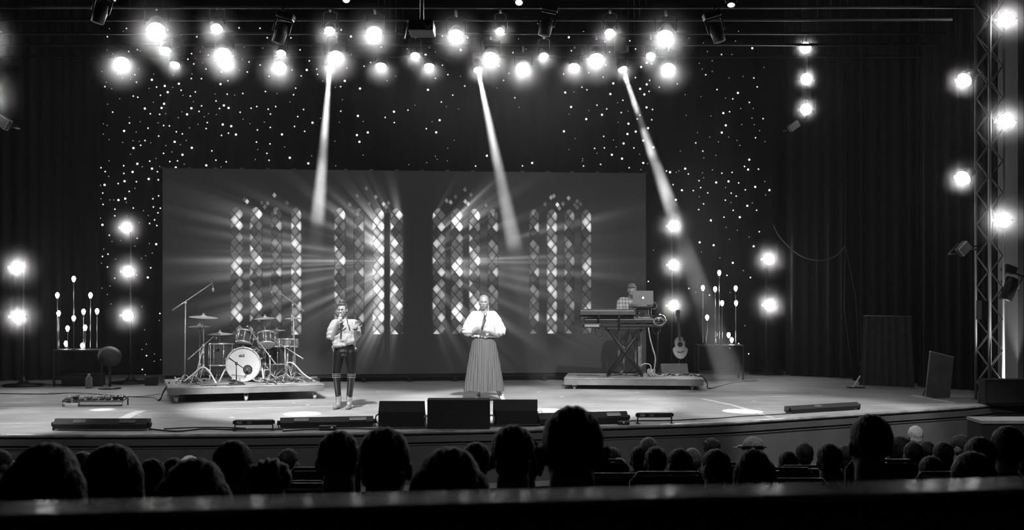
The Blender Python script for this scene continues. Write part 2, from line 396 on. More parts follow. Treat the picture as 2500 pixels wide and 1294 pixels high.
q = MB(); q.box((WW/2, .1, .10), (WW-.1, .3, .05)); q.build('base_beam', BLK, wallo)
for i in range(20):
    q = MB(); q.box((i*WW/19, 0.02, ZT-STAGE+.012), (.07, .05, .02)); q.build('bracket', ALU, wallo)
for i in range(11):
    q = MB(); q.box((.3+i*(WW-.6)/10, .05, .04), (.08, .5, .08)); q.cyl((.3+i*(WW-.6)/10, -.16, 0), (.3+i*(WW-.6)/10, -.16, .09), .02); q.build('foot', BLK, wallo)

# ------------------------------------------------------------------ star cloth behind
def SC(ox, oy, k, s): return [(ox+a/k, oy+b/k, c) for a, b, c in s]
ST = SC(0, 0, 2.9406, [(771,264,2),(742,320,3),(769,358,1),(809,387,2),(727,406,1),(908,204,2),(885,226,1),(951,233,1),(785,206,1),(1078,329,1),(986,357,2),(924,370,2),(1007,366,1),(1022,410,1),
 (1205,216,1),(1301,249,1),(1413,264,2),(1467,242,1),(1543,258,1),(1716,200,2),(1758,238,3),(1866,203,1),(1519,322,1),(1456,336,1),(1437,370,1),(1375,385,2),(1404,417,1),(1349,425,2),(1391,459,2),(1495,396,2),(1455,451,1),(1539,435,1),
 (1754,338,1),(1740,427,1),(1819,412,2),(1788,445,2),(1867,467,2),(1478,495,2),(1589,517,2),(1719,503,1),(1775,517,2),(1378,531,1),(1373,564,2),(1446,565,2),(1104,531,1),(1090,573,3),(968,537,2),(979,590,2),(937,568,1),(880,563,1),(842,533,1),(997,492,1),
 (763,590,1),(753,622,2),(801,637,1),(731,513,1),(1244,541,1),(1284,601,3),(1183,617,3),(1124,625,2),(1071,634,1),(1240,627,1),(1204,662,3),(1300,648,2),(1152,684,2),(1314,684,1),(1366,690,2),(1402,660,2),(957,690,2),(989,698,2),(859,709,1),(704,718,2),(772,748,1),(715,660,1),(809,805,2),
 (1101,734,1),(1178,745,3),(1160,775,3),(1040,779,3),(1079,817,2),(1146,821,2),(1190,816,1),(1374,777,3),(1389,729,1),(1447,760,2),(1429,800,2),(1466,838,1),(1343,821,3),(1306,803,1),(1280,845,1),(1583,604,3),(1636,580,2),(1631,676,2),(1685,682,1),(1743,671,2),(1543,675,1),(1551,725,2),(1607,757,3),(1641,775,3),(1576,779,2),(1553,823,1),(1496,816,1),(1724,806,2),(1803,777,2),(1843,765,2),(1745,855,1),(1794,888,1),
 (928,842,1),(929,883,2),(891,940,3),(741,889,1),(769,900,1),(700,860,1),(1007,874,1),(1063,920,2),(1135,882,1),(1175,901,2),(1216,904,2),(1266,946,2),(1309,961,2),(1359,918,1),(1421,892,1),(1488,880,2),(1480,923,2),(1599,894,3),(1660,906,3),(1640,956,2),(1590,972,2),(1694,966,3),(1848,933,2),(978,948,1),(1139,977,2),(741,963,1),(783,1002,1),(710,1032,1),(880,1022,1),(955,1010,1),(1000,1015,1),(1041,1009,2),(1082,1025,1),(1010,1043,2),(958,1063,3),(936,1107,1),(1254,1018,3),(1337,1008,1),(1295,1038,1),(1377,1061,3),(1310,1111,3),(1174,1101,2),(1234,1091,1),(1190,1045,1),
 (1521,1083,2),(1550,1150,2),(1624,1162,2),(1481,1187,3),(1587,1199,1),(1841,1020,2),(1850,1073,1),(1833,1145,1),(1120,1138,1),(1075,1157,2),(1219,1160,2),(1274,1155,2),(1323,1179,1),(1262,1203,3),(1360,1208,2),(1200,1214,2),(1090,1210,2),(1021,1197,1),(986,1176,3),(888,1190,2),(952,1234,2),(889,1246,1),(783,1154,1),(725,1204,1),(755,1232,2),(714,1259,1),(780,1266,1),(1067,1285,3),(1136,1290,2),(1130,1233,1)])
ST += SC(600, 0, 2.9406, [(102,203,2),(154,271,2),(324,272,2),(122,345,1),(173,415,1),(103,467,2),(136,496,1),(319,407,1),(333,502,2),(306,470,1),(184,500,1),(168,548,2),(390,358,2),(470,329,1),(456,437,2),(438,502,3),(398,545,2),(509,496,2),(515,534,2),(553,582,1),(685,215,2),(755,262,3),(757,392,1),(726,489,1),(669,457,1),(711,581,3),(681,622,2),(643,628,1),(694,716,1),(820,636,3),(850,475,2),(896,449,2),
 (358,633,2),(343,680,2),(141,657,2),(225,672,1),(317,732,1),(215,765,2),(161,784,2),(177,819,2),(134,877,1),(176,915,2),(84,933,1),(415,786,2),(373,837,2),(479,881,3),(350,908,2),(423,943,2),(536,849,1),(260,965,3),(77,1020,2),(174,1033,2),(279,1055,1),(86,1073,1),(152,1101,2),(167,1151,2),(316,1133,3),(449,1173,3),(473,1119,1),(69,1145,1),(645,1190,1),(639,1013,1),(671,877,1),(682,798,2),(805,832,3),(798,970,3),(876,951,3),(816,1018,3),(843,1113,1),(843,872,1),
 (1015,579,1),(1077,547,1),(1064,802,3),(1001,843,2),(1066,880,2),(1164,791,2),(1215,756,1),(1159,350,1),(1291,394,3),(1364,373,2),(1412,468,2),(1411,258,2),(1593,270,2),(1543,359,3),(1451,536,2),(1362,562,2),(1541,547,1),(1308,645,3),(1572,618,2),(1486,683,2),(1404,732,2),(1440,765,1),(1392,863,3),(1296,924,2),(1367,950,3),(1337,874,1),(1450,1065,1),(1361,1122,1),(1374,1143,1),(1447,1154,1),(1299,1168,1),(1171,1182,1),(1650,1192,2),(1731,1118,3),(1818,473,2),(1850,577,1),(1804,632,1),(1496,1007,1),(1529,782,1)])
ST += SC(1200, 0, 2.9406, [(194,279,1),(303,320,1),(248,353,1),(154,378,2),(284,419,1),(53,473,2),(125,527,2),(86,577,2),(167,702,2),(198,771,1),(40,632,1),(555,268,3),(661,230,2),(573,364,2),(653,384,1),(761,362,2),(818,299,3),(993,293,2),(848,373,2),(821,467,2),(729,489,2),(699,522,2),(801,554,2),(518,531,2),(874,599,3),(649,626,2),(685,645,2),(591,660,1),(529,664,3),(853,675,3),(943,720,2),(905,738,1),(1034,352,2),(1183,347,2),(1114,451,3),(1150,459,2),(1074,481,3),(1033,557,2),(1135,577,2),(1114,606,3),(1067,638,3),(1131,656,2),(1097,678,3),(1204,626,2),(1334,602,2),(985,607,2),(1029,742,3),(1113,771,3),(1156,786,2),(1066,827,2),(1046,854,2),(1150,860,2),(1124,920,3),(1035,945,3),(983,888,3),(976,962,3),(980,798,1),(931,808,2),(827,782,2),(793,824,3),(757,755,2),(699,794,1),(680,855,3),(571,768,3),(557,820,1),(520,943,3),(600,995,1),(805,979,2),(875,1005,1),(948,1030,3),(895,1054,1),(909,878,1),(810,1062,2),(740,1065,2),(756,1100,1),(864,1111,3),(937,1139,3),(1022,1062,2),(1162,1058,3),(1090,1009,3),(1063,1107,1),(1089,1170,3),(1121,1175,1),(1072,1217,1),(988,1204,2),(783,1180,2),(654,1140,1),(653,1155,1),(660,1192,2),(557,1074,1),(292,1170,3),(222,1191,2),
 (1418,274,1),(1521,309,1),(1751,295,1),(1773,224,1),(1549,370,1),(1651,391,2),(1725,391,1),(1872,346,3),(1491,454,1),(1584,436,1),(1585,513,1),(1538,537,2),(1512,495,1),(1705,559,1),(1806,548,1),(1879,560,1),(1619,643,2),(1769,667,3),(1732,710,2),(1504,693,1),(1390,679,1),(1680,704,1),(1850,735,1),(1790,779,1),(1709,802,2),(1664,812,3),(1870,848,1),(1796,894,1),(1575,832,1),(1397,828,1),(1682,900,3),(1653,952,3),(1479,952,1),(1565,985,1),(1629,1018,1),(1466,1026,2),(1763,1008,1),(1782,1043,1),(1702,985,1),(1517,1085,2),(1356,1084,1),(1611,1116,1),(1524,1134,1),(1850,1146,2),(1817,1195,1),(1842,1217,2),(1391,1213,2),(1586,1220,1),(1281,1237,3),(1413,1249,1),(1515,1241,1),(1728,1238,1),(1653,1245,1),(1327,1238,1)])
ST += SC(1800, 0, 2.696, [(176,443,1),(109,513,2),(131,572,2),(79,674,2),(22,714,1),(105,713,1),(170,781,2),(96,777,1),(112,820,1),(29,819,1),(147,860,1),(120,907,2),(183,933,1),(17,957,1),(79,1051,3),(48,1096,2),(71,1116,2),(139,1113,2),(10,1204,1),(118,1231,2),(181,1194,1),(211,1252,2),(53,1250,1)])
ST += SC(220, 400, 4.975, [(132,47,2),(183,94,2),(115,140,1),(225,151,1),(120,261,2),(176,256,3),(153,355,2),(131,424,1),(241,438,1),(288,438,1),(344,440,3),(157,493,2),(301,551,2),(300,631,2),(121,660,2),(150,741,3),(233,867,2),(267,943,1),(165,1035,1),(150,1125,2),(217,1097,2),(139,1206,1),(211,1253,2),(310,1157,1),(408,22,2),(410,117,2),(418,211,3),(341,240,2),(475,335,2),(426,423,3),(440,467,1),(516,98,3),(562,217,2),(544,298,1),(525,537,2),(447,631,1),(596,712,1),(571,904,2),(545,1000,1),(370,932,1),(626,1150,1),(674,1117,1),(757,1084,1),(736,1263,2),(719,969,1),(803,976,3),(810,750,2),(722,724,2),(783,681,2),(706,627,1),(824,595,2),(853,539,2),(768,524,2),(762,424,2),(832,389,2),(712,184,3),(829,196,2),(818,96,2),(751,58,3),(633,35,1),(844,32,1),(647,569,1)])
ST += SC(1580, 400, 4.315, [(401,51,3),(241,87,3),(203,75,2),(307,90,1),(335,73,1),(434,107,2),(583,96,1),(687,63,1),(787,99,2),(895,90,2),(1025,27,2),(1063,60,3),(1173,57,2),(595,147,1),(546,178,2),(563,251,2),(638,306,2),(549,347,1),(594,422,2),(543,482,2),(486,282,2),(366,278,3),(273,219,2),(302,379,3),(727,196,3),(857,185,3),(964,201,2),(825,249,1),(885,309,2),(938,340,2),(824,383,2),(883,408,1),(906,490,2),(1034,274,2),(1138,243,3),(1240,185,1),(1288,277,3),(1248,327,1),(1107,412,1),(1055,442,3),(1153,489,2),(809,562,2),(976,562,3),(671,596,3),(831,670,1),(950,700,1),(866,796,1),(1181,715,2),(1074,770,1),(553,827,3),(700,857,3),(1122,869,3),(766,989,1),(902,1043,3),(571,929,1),(840,1175,2),(1088,1197,2),(1014,1124,1),(12,1239,2),(66,909,1)])
ST += SC(0, 500, 2.231, [(585,489,1),(555,454,1),(599,442,1),(625,400,2),(805,396,3),(821,344,1),(871,592,2),(867,630,1),(773,554,1),(788,681,1),(797,759,1),(773,788,1),(798,822,2),(841,813,1),(875,844,1),(840,852,1),(775,897,2),(791,925,1),(604,540,1),(745,383,1),(771,292,1),(829,263,1),(793,278,1)])
ST += SC(1600, 520, 3.082, [(252,568,2),(407,618,2),(304,597,1),(174,747,1),(538,470,1),(661,433,1),(715,486,2),(673,849,1),(627,983,2),(702,1060,2),(559,1018,1),(562,598,1)])
# (inline star positions above are the lit fibre points of the cloth)
SL = at(228, 700, 24.6); SR = at(1900, 700, 25.6); sd = Vector((SR.x-SL.x, SR.y-SL.y, 0)); SWd = sd.length; sang = math.atan2(sd.y, sd.x)
DRAPE = mat('black_velvet_drape', .012, .95, 0, .2, 4)
def drape_mesh(w_, z0, z1, folds, amp, seed=0, nz=6, flare=0.):
    r = random.Random(seed); q = MB(); nx = max(8, int(folds*8)); vs = []
    ph = [r.uniform(-.9, .9) for _ in range(int(folds)+3)]
    for j in range(nz+1):
        t = j/nz
        for i in range(nx+1):
            u = i/nx; k = u*folds; a = ph[int(k)]*(1-(k % 1))+ph[int(k)+1]*(k % 1)
            vs.append((u*w_+flare*(u-.5)*(1-t)*w_, amp*math.sin(2*PI*k+a)*(.6+.4*(1-t))+amp*.3*math.sin(5*k+a), z0+(z1-z0)*t))
    m_ = nx+1
    fs = [(j*m_+i, j*m_+i+1, (j+1)*m_+i+1, (j+1)*m_+i) for j in range(nz) for i in range(nx)]
    q.add(vs, fs, True); L = len(vs)
    q.add([(x, y+.012, z) for x, y, z in vs], [f[::-1] for f in fs], True)
    return q
sc_o = thing('star_cloth', 'huge black star cloth full of tiny lights behind the LED wall', 'curtain', (SL.x, SL.y, STAGE), (0, 0, sang))
drape_mesh(SWd, .03, 7.2, 34, .05, 3).build('cloth', DRAPE, sc_o)
STARM = [mat('star_light_%s' % n, .8, .5, emit=e, sampling='NONE') for n, e in (('faint', .22), ('middle', .9), ('bright', 2.2))]
def star_pos(px, py):
    # intersect the sight line with the cloth
    dx = (px-CX)/F; t = (SL.y-SL.x*math.tan(sang))/(1-dx*math.tan(sang)); t -= .1
    return Vector((dx*t, t, CAMZ-(py-HY)*t/F))
inv = Matrix.LocRotScale(Vector((SL.x, SL.y, STAGE)), Euler((0, 0, sang)), None).inverted()
ST.sort(key=lambda s: -s[2])
proto = {}
rest = MB(); nb = 0; rmi = []
for i, (x, y, c) in enumerate(ST):
    p = inv @ star_pos(x, y); r = (.0, .013, .017, .022)[c]
    if nb < 100:
        if c not in proto:
            q = MB(); q.ell((0, 0, 0), (1, 1, 1), nu=8, nv=6); proto[c] = q.build('star_light', STARM[c-1], sc_o); s = proto[c]
        else:
            s = proto[c].copy(); COL.objects.link(s); s.parent = sc_o
        s.location = p; s.scale = (r, r, r); nb += 1
    else: rest.ell(p, r, nu=6, nv=4); rmi += [c-1]*24
ro = rest.build('star_lights', STARM[1], sc_o); ro['kind'] = 'stuff'
ro.data.materials.clear()
for m_ in STARM: ro.data.materials.append(m_)
ro.data.polygons.foreach_set('material_index', rmi)
# ------------------------------------------------------------------ overhead lighting
HOUS = mat('lamp_housing', .035, .45, .4)
LAMPS = []
def lamp_parts(t, kind, r, leds=False, glow=None):
    LAMPS.append((t, r, glow))
    # lens looks along local -Z, housing behind it (+Z)
    q = MB(); L = r*2.2
    if kind == 'can':
        q.lathe([(r*1.12, -.01), (r*1.12, r*.35), (r*1.05, r*.9), (r*.75, L*.9), (r*.35, L), (0, L)], n=20, cap=False)
        q.lathe([(r*1.12, -.01), (r*1.0, -.01), (r*.98, r*.1)], n=20, cap=False)
    else:
        q.lathe([(r*1.35, -.005), (r*1.45, r*.5), (r*1.4, r*1.6), (r*1.0, r*2.6), (0, r*2.8)], n=20, cap=False)
        q.lathe([(r*1.35, -.005), (r*.98, -.005), (r*.98, r*.1)], n=20, cap=False)
    q.build('housing', HOUS, t)
    lens = MB()
    if leds:
        for (a, b) in [(0, 0)]+[(math.cos(k*PI/3)*.62, math.sin(k*PI/3)*.62) for k in range(6)]:
            lens.lathe([(0, -.012), (r*.3, -.008), (r*.33, .004)], (a*r, b*r, 0), n=10)
    elif kind == 'head': lens.lathe([(0, -r*.95), (r*.4, -r*.88), (r*.75, -r*.6), (r*.95, -r*.2), (r*.98, .004)], n=20)
    else: lens.lathe([(0, -.008), (r*.6, -.005), (r*.98, .006)], n=20)
    lens.build('lens', glow or LAMP, t)
def yoke(t, r, up=.32, world_up=None):
    u = world_up or Vector((0, 0, 1)); q = MB(); w_ = r*1.35
    q.tube([(-w_, 0, r), (-w_, u.y*up*.6, r+u.z*up*.6), (0, u.y*up*.75, r+u.z*up*.75), (w_, u.y*up*.6, r+u.z*up*.6), (w_, 0, r)], .012, 6)
    q.build('yoke', HOUS, t)
def overhead(px, py, rx, ry, kind='can', leds=False, roll=0., label='', group='overhead stage lights', glow=None, D=None, lit=True):
    D, BZ = (15.9, 5.97) if py < 20 else (17.6, 6.0) if py < 100 else (19.3, 5.98) if py < 146 else (20.3, 6.0); p = at(px, py, D); r = rx*D/F
    ang = math.acos(min(.98, ry/rx))
    d = Vector((0, -math.cos(ang), -math.sin(ang))); v = Vector((p.x, p.y, p.z-CAMZ)).normalized()
    d = Matrix.Rotation(roll, 4, 'Y') @ d
    q4 = d.to_track_quat('-Z', 'Y')
    t = thing('stage_light', label, 'stage light', p, q4.to_euler(), group)
    lamp_parts(t, kind, r, leds, glow)
    inv_ = q4.inverted()
    yoke(t, r, .36, inv_ @ Vector((0, 0, 1)))
    q = MB(); U = inv_ @ Vector((0, 0, 1)); a0 = Vector((0, 0, r))+U*.24
    q.tube([a0, Vector((0, 0, 0))+U*(STAGE+BZ-p.z-.02)], .018, 8); q.build('clamp', ALU, t)
    return t
OV = [(381,73,21,15,'can',0,-.25,'big round stage light at the upper left end of the front batten'), (529,68,14,8.5,'can',1,-.1,'many-celled LED light between the two leftmost big lights, top row'),
 (805,75,13,8.5,'can',1,0,'many-celled LED light directly above the leftmost bright beam'), (914,81,18,14,'can',0,0,'big round stage light left of the projector box'),
 (1113,87,17,13.5,'can',0,0,'big round stage light right of the projector box'), (1221,77,11,8,'can',1,.1,'many-celled LED light above the middle pair of round lights'),
 (1489,80,13,8,'can',1,.1,'many-celled LED light left of the big upper right lamp'), (1625,89,19,13,'can',0,.2,'big round stage light at the upper right end of the front batten'),
 (298,153,18,11.5,'can',0,-.2,'big round stage light farthest left overhead'), (405,123,12,7,'can',0,-.1,'small oval light just below the big upper left lamp'),
 (546,130,18,11,'can',0,-.05,'big round light second from left in the lower overhead rows'), (555,154,13,6,'can',0,0,'thin oval light tucked under a big lamp at left'),
 (687,130,11,7,'can',0,0,'small oval light directly above a slanted big lamp left of centre'), (684,162,16,11,'can',0,.2,'slanted big oval light left of the leftmost bright beam'),
 (821,137,17,11,'can',0,0,'big round light close above the leftmost beam lamp'), (930,160,13,5.5,'can',0,0,'thin oval light below and right of the centre left big lamp'),
 (1014,136,11,7,'can',0,0,'small oval light under the projector box'), (1048,161,12,5.5,'can',0,0,'thin oval light between the projector box and the middle beam'),
 (1198,141,17,12,'can',0,0,'big round light above and right of the middle beam lamp'), (1277,167,16,13,'can',0,0,'big round light lowest of the overhead centre lamps'),
 (1328,137,11,7,'can',0,.05,'small oval light right of centre with faint haze under it'), (1402,162,13,6,'can',0,.1,'thin oval light between the two right big lamps'),
 (1456,143,17,11,'can',0,.05,'big round light left of the rightmost beam lamp'), (1589,137,11,8,'can',0,.15,'small oval light right of the rightmost beam lamp'),
 (1632,167,16,11,'can',0,.2,'big oval light farthest right in the lowest overhead row'),
 (845,-1,9,7,'can',0,0,'light cut by the top edge left of centre'), (1267,6,9,6,'can',0,.1,'small downlight at the top edge near centre with a dark can'), (1785,12,9,4.5,'can',0,.1,'small downlight at the top edge at right in a dark can')]
DIM = mat('lamp_glow_dim', .8, .5, emit=8.)
for (px, py, rx, ry, k, leds, roll, lab) in OV:
    overhead(px, py, rx, ry, k, bool(leds), roll, lab, 'round stage lights on the overhead battens', glow=(DIM if py < 20 else LAMP))
# narrow beam lamps and their lamps' own light
BEAMS = [(805,167,10,(738,1010),'beam lamp throwing the left shaft of light','left'), (1167,170,9.5,(1340,1002),'beam lamp throwing the middle shaft of light','middle'), (1520,169,9.5,(1812,1004),'beam lamp throwing the right patchy shaft of light','right'), (427,157,10,(250,1000),'beam lamp at left with only a faint shaft','far left')]
BL = []
for i, (px, py, r_, tgt, lab, nm) in enumerate(BEAMS):
    D = 20.05; p = at(px, py, D); T = onfloor(*tgt); d = (T-p).normalized(); q4 = d.to_track_quat('-Z', 'Y')
    t = thing('moving_head_light', 'moving head '+lab, 'stage light', p, q4.to_euler(), 'moving head beam lamps')
    rr_ = r_*D/F
    lamp_parts(t, 'head', rr_/1.0, False, BEAM)
    iv = q4.inverted(); q = MB(); u = iv @ Vector((0, 0, 1))
    for sx in (-1, 1): q.tube([Vector((sx*rr_*1.6, 0, rr_)), Vector((sx*rr_*1.6, 0, rr_))+u*.24], .02, 6)
    q.build('yoke', HOUS, t)
    q = MB(); q.cyl(Vector((0, 0, rr_))+u*.24, Vector((0, 0, rr_))+u*(STAGE+5.99-p.z), .13, n=16); q.build('base', HOUS, t)
    q = MB(); q.tube([Vector((0, 0, rr_))+u*.3, iv @ (Vector((p.x, 20.3, STAGE+5.99))-p)], .025, 8); q.build('clamp', ALU, t)
    o = spot_light('beam_light', p+d*(rr_+.02), T, (60000, 60000, 60000, 2500)[i], (4.6, 4.8, 4.8, 3.5)[i], .35, .04); BL.append((p, T))
# battens
PIPE = mat('batten_pipe', .03, .6, .4)
for i, (y, z, w_) in enumerate([(15.9, 5.97, 8.2), (17.6, 6.0, 8.4), (18.5, 6.02, 8.4), (19.3, 5.98, 8.6), (20.3, 6.0, 8.8), (21.6, 6.05, 9)]):
    q = MB(); q.cyl((-w_-.5, 0, 0), (w_-1.5, 0, 0), .025, n=10)
    o = thing('lighting_batten', ['steel lighting pipe nearest the audience, across the top', 'steel lighting pipe holding the front row of big lamps', 'bare steel pipe behind the front lamp row', 'steel lighting pipe holding the middle lamps', 'steel lighting pipe holding the beam lamps', 'rearmost steel pipe over the stage'][i], 'lighting pipe', (0, y, STAGE+z), (0, 0, 0), 'steel lighting pipes over the stage')
    q.build('pipe', PIPE, o)
    for x in (-6, -2, 2, 5): q = MB(); q.cyl((x, 0, 0), (x, 0, 9.98-STAGE-z), .006, n=6); q.build('suspension_cable', BLACK, o)
# projector box hung at centre
t = thing('projector', 'dark projector box with a bright front flap hung at top centre', 'projector', at(1030, 70, 16.9))
q = MB(); q.box((0, 0, 0), (.36, .5, .16), bev=.02); q.build('body', mat('projector_case', .10, .5), t)
q = MB(); q.box((-.21, -.2, -.07), (.012, .1, .22), (0, .2, 0)); q.build('flap', WHITE, t)
q = MB(); q.cyl((0, 0, .08), (0, 0, 9.9-at(1030, 70, 16.9).z), .03, n=8); q.build('hanger', BLACK, t)
q = MB(); q.cyl((.1, -.3, .0), (.1, -.25, .0), .05); q.build('lens', BLACK, t)
# unlit fixtures seen only by stray light
for (px, py, D, ry, lab) in [(685, 80, 17.5, .3, 'unlit moving head hanging above the leftmost small lamps'), (1333, 62, 17.5, .2, 'unlit moving head right of the top row centre'), (1750, 78, 17.5, -.3, 'unlit moving head hanging at the upper right'), (245, 30, 16.5, .3, 'unlit fixture at the left end of the nearest pipe')]:
    t = thing('moving_head_light', lab, 'stage light', at(px, py, D), (0, ry, 0))
    q = MB(); q.lathe([(.07, -.16), (.09, -.15), (.1, 0), (.07, .12), (0, .14)], n=16); q.build('housing', mat('grey_housing', .04, .5, .3), t)
    q = MB(); q.tube([(-.12, 0, 0), (-.12, 0, .2), (.12, 0, .2), (.12, 0, 0)], .018, 6); q.build('yoke', HOUS, t)
    q = MB(); q.box((0, 0, .26), (.26, .2, .1), bev=.02); q.build('base', HOUS, t)
    pd_, pz_ = (15.9, 5.97) if D < 17 else (17.6, 6.0)
    q = MB(); q.tube([(0, 0, .26), Euler((0, ry, 0)).to_matrix().inverted() @ (Vector((t.location.x, pd_, STAGE+pz_))-t.location)], .022, 8); q.build('clamp', ALU, t)

# ------------------------------------------------------------------ lamp stands on the stage
def par(p, r, label, group, face=None, r_y=1., glow=None):
    d = (Vector((0, 0, CAMZ))-Vector(p)).normalized() if face is None else Vector(face).normalized()
    q4 = d.to_track_quat('-Z', 'Y')
    t = thing('flood_lamp', label, 'stage light', p, q4.to_euler(), group)
    lamp_parts(t, 'can', r, False, glow)
    q = MB(); q.tube([(-r*1.2, 0, r*.4), (-r*1.35, 0, r*1.2), (0, 0, r*2.6), (r*1.35, 0, r*1.2), (r*1.2, 0, r*.4)], .012, 6); q.build('yoke', HOUS, t)
    q = MB(); q.box((r*1.3, 0, r*.3), (.04, .05, .05)); q.build('knob', ALU, t)
    return t
def lamp_stand(px, pys, fy, rr, labels, slab, base='round'):
    D = fd(fy); top = at(px[0], pys[0], D); x = top.x
    st = thing('lamp_stand', slab, 'light stand', (x, D+.25, STAGE))
    q = MB(); q.cyl((0, 0, .02), (0, 0, top.z-STAGE+.12), .018, n=10); q.build('pole', mat('stand_pole', .12, .4, .6), st)
    q = MB()
    q.lathe([(.36, 0), (.36, .03), (.12, .05), (.04, .12), (.02, .2)], n=28); q.build('base', mat('cast_base', .02, .45), st)
    for (xx, y, l) in zip(px, pys, labels): par(at(xx, y, D), rr, l, 'round lamps on tall stage stands')
    return D
lamp_stand((43, 44), (653, 773), 945, .115, ('upper of two round lamps on the leftmost stand', 'lower of two round lamps on the leftmost stand'), 'thin black lamp stand at the far left edge of the stage')
lamp_stand((309, 313, 312), (556, 663, 770), 938, .10, ('topmost of three round lamps left of the LED wall', 'middle of three round lamps left of the LED wall', 'lowest of three round lamps left of the LED wall'), 'black lamp stand with a round base left of the LED wall')
lamp_stand((1644, 1645, 1644), (552, 647, 746), 925, .105, ('topmost of three round lamps behind the keyboard player, in the shaft of light', 'middle of three round lamps behind the keyboard player', 'lowest of three round lamps just above the guitar'), 'thin lamp stand behind the keyboard riser by the guitar')
lamp_stand((1877, 1879), (633, 745), 915, .115, ('upper of two round lamps on the right-hand stand', 'lower of two round lamps on the right-hand stand'), 'thin lamp stand right of the bulb cluster')
# hanging column upper right
D = 21.0
for (x, y, l) in ((1966, 117, 'top'), (1969, 193, 'middle'), (1968, 267, 'bottom')):
    par(at(x, y, D), .10, l+' one of the three round lamps hanging in a column at upper right', 'round lamps hanging at upper right')
t = thing('lamp_ladder', 'dark hanging pipe carrying three round lamps at upper right', 'lighting pipe', at(1968, 290, D+.3))
q = MB(); q.cyl((0, 0, 0), (0, 0, 9.9-at(1968, 290, D).z), .024, n=8); q.build('pipe', BLACK, t)
q = MB(); q.box((.02, -.05, .42), (.1, .1, .14)); q.build('bracket', ALU, t)
def flatpanel(px, py, D, w_, h_, roll, yaw, label, hold=None):
    t = thing('flood_light', label, 'stage light', at(px, py, D), (0, roll, yaw))
    q = MB(); q.box((0, .06, 0), (w_, .1, h_), bev=.02); q.build('housing', BLACK, t)
    q = MB(); q.box((0, 0, 0), (w_*.92, .02, h_*.9)); q.build('face', mat('panel_face', .3, .4), t)
    q = MB(); q.tube([(-w_*.55, .1, 0), (-w_*.55, .3, 0), (w_*.55, .3, 0), (w_*.55, .1, 0)], .012, 6); q.build('yoke', BLACK, t)
    if hold is not None: q = MB(); q.tube([(0, .3, 0), Euler((0, roll, yaw)).to_matrix().inverted() @ (Vector(hold)-t.location)], .014, 8); q.build('arm', BLACK, t)
    return t
flatpanel(1941, 307, 21, .2, .13, -.6, .2, 'unlit square flood panel below the hanging lamps at upper right', hold=at(1968, 290, 21.3))
flatpanel(2357, 607, 18.6, .22, .16, -.75, .3, 'unlit flood panel on the left side of the tall truss', hold=at(2392, 600, 18.92))
flatpanel(3, 297, 17.5, .22, .17, .6, -.2, 'unlit flood panel cut by the left frame edge')
# ------------------------------------------------------------------ risers
RIS = mat('worn_riser_paint', .2, .55, 0, .25, 3); RTOP = mat('riser_top', .26, .6, 0, .3, 4)
def riser(name, label, fl, ang, w_, dpt, ztop, zbot, casters):
    t = thing(name, label, 'riser', (fl[0], fl[1], STAGE), (0, 0, ang))
    q = MB(); q.box((w_/2, dpt/2, ztop-.012), (w_, dpt, .024), bev=.005); q.build('deck', RTOP, t)
    q = MB(); hh = ztop-.026-zbot; zc = zbot+hh/2
    q.box((w_/2, .012, zc), (w_-.01, .024, hh)); q.box((w_/2, dpt-.012, zc), (w_-.01, .024, hh)); q.box((.012, dpt/2, zc), (.024, dpt-.05, hh)); q.box((w_-.012, dpt/2, zc), (.024, dpt-.05, hh))
    for k in (1, 2, 3): q.box((w_*k/4, dpt/2, zc), (.03, dpt-.05, hh*.8))
    q.build('frame', RIS, t)
    for (x, y) in casters:
        r = zbot*.36; q = MB(); q.cyl((x-.02, y, r), (x+.02, y, r), r, n=14)
        c = q.build('caster', mat('caster_wheel', .55, .5), t)
        q = MB(); q.box((x, y, zbot-.006), (.08, .08, .012)); q.box((x-.028, y, r+.02), (.006, r*1.2, zbot-r-.02)); q.box((x+.028, y, r+.02), (.006, r*1.2, zbot-r-.02)); q.build('caster_fork', ALU, c)
    return t
def RP(t, x, y, z=0): return t.matrix_basis @ Vector((x, y, z))
DRZ = .25
dr = riser('drum_riser', 'low wheeled riser carrying the drum kit', (-5.375, 18.45), math.radians(18.3), 2.44, 1.85, DRZ, .138, [(.12, .1), (1.2, .1), (2.3, .12), (.12, 1.7), (2.3, 1.7)])
KRZ = .205
kr = riser('keyboard_riser', 'low wheeled riser under the keyboard player', (.93, 21.12), math.radians(-6), 2.47, 1.24, KRZ, .08, [(.18, .1), (.36, .9), (2.28, .12), (2.3, 1.1)])

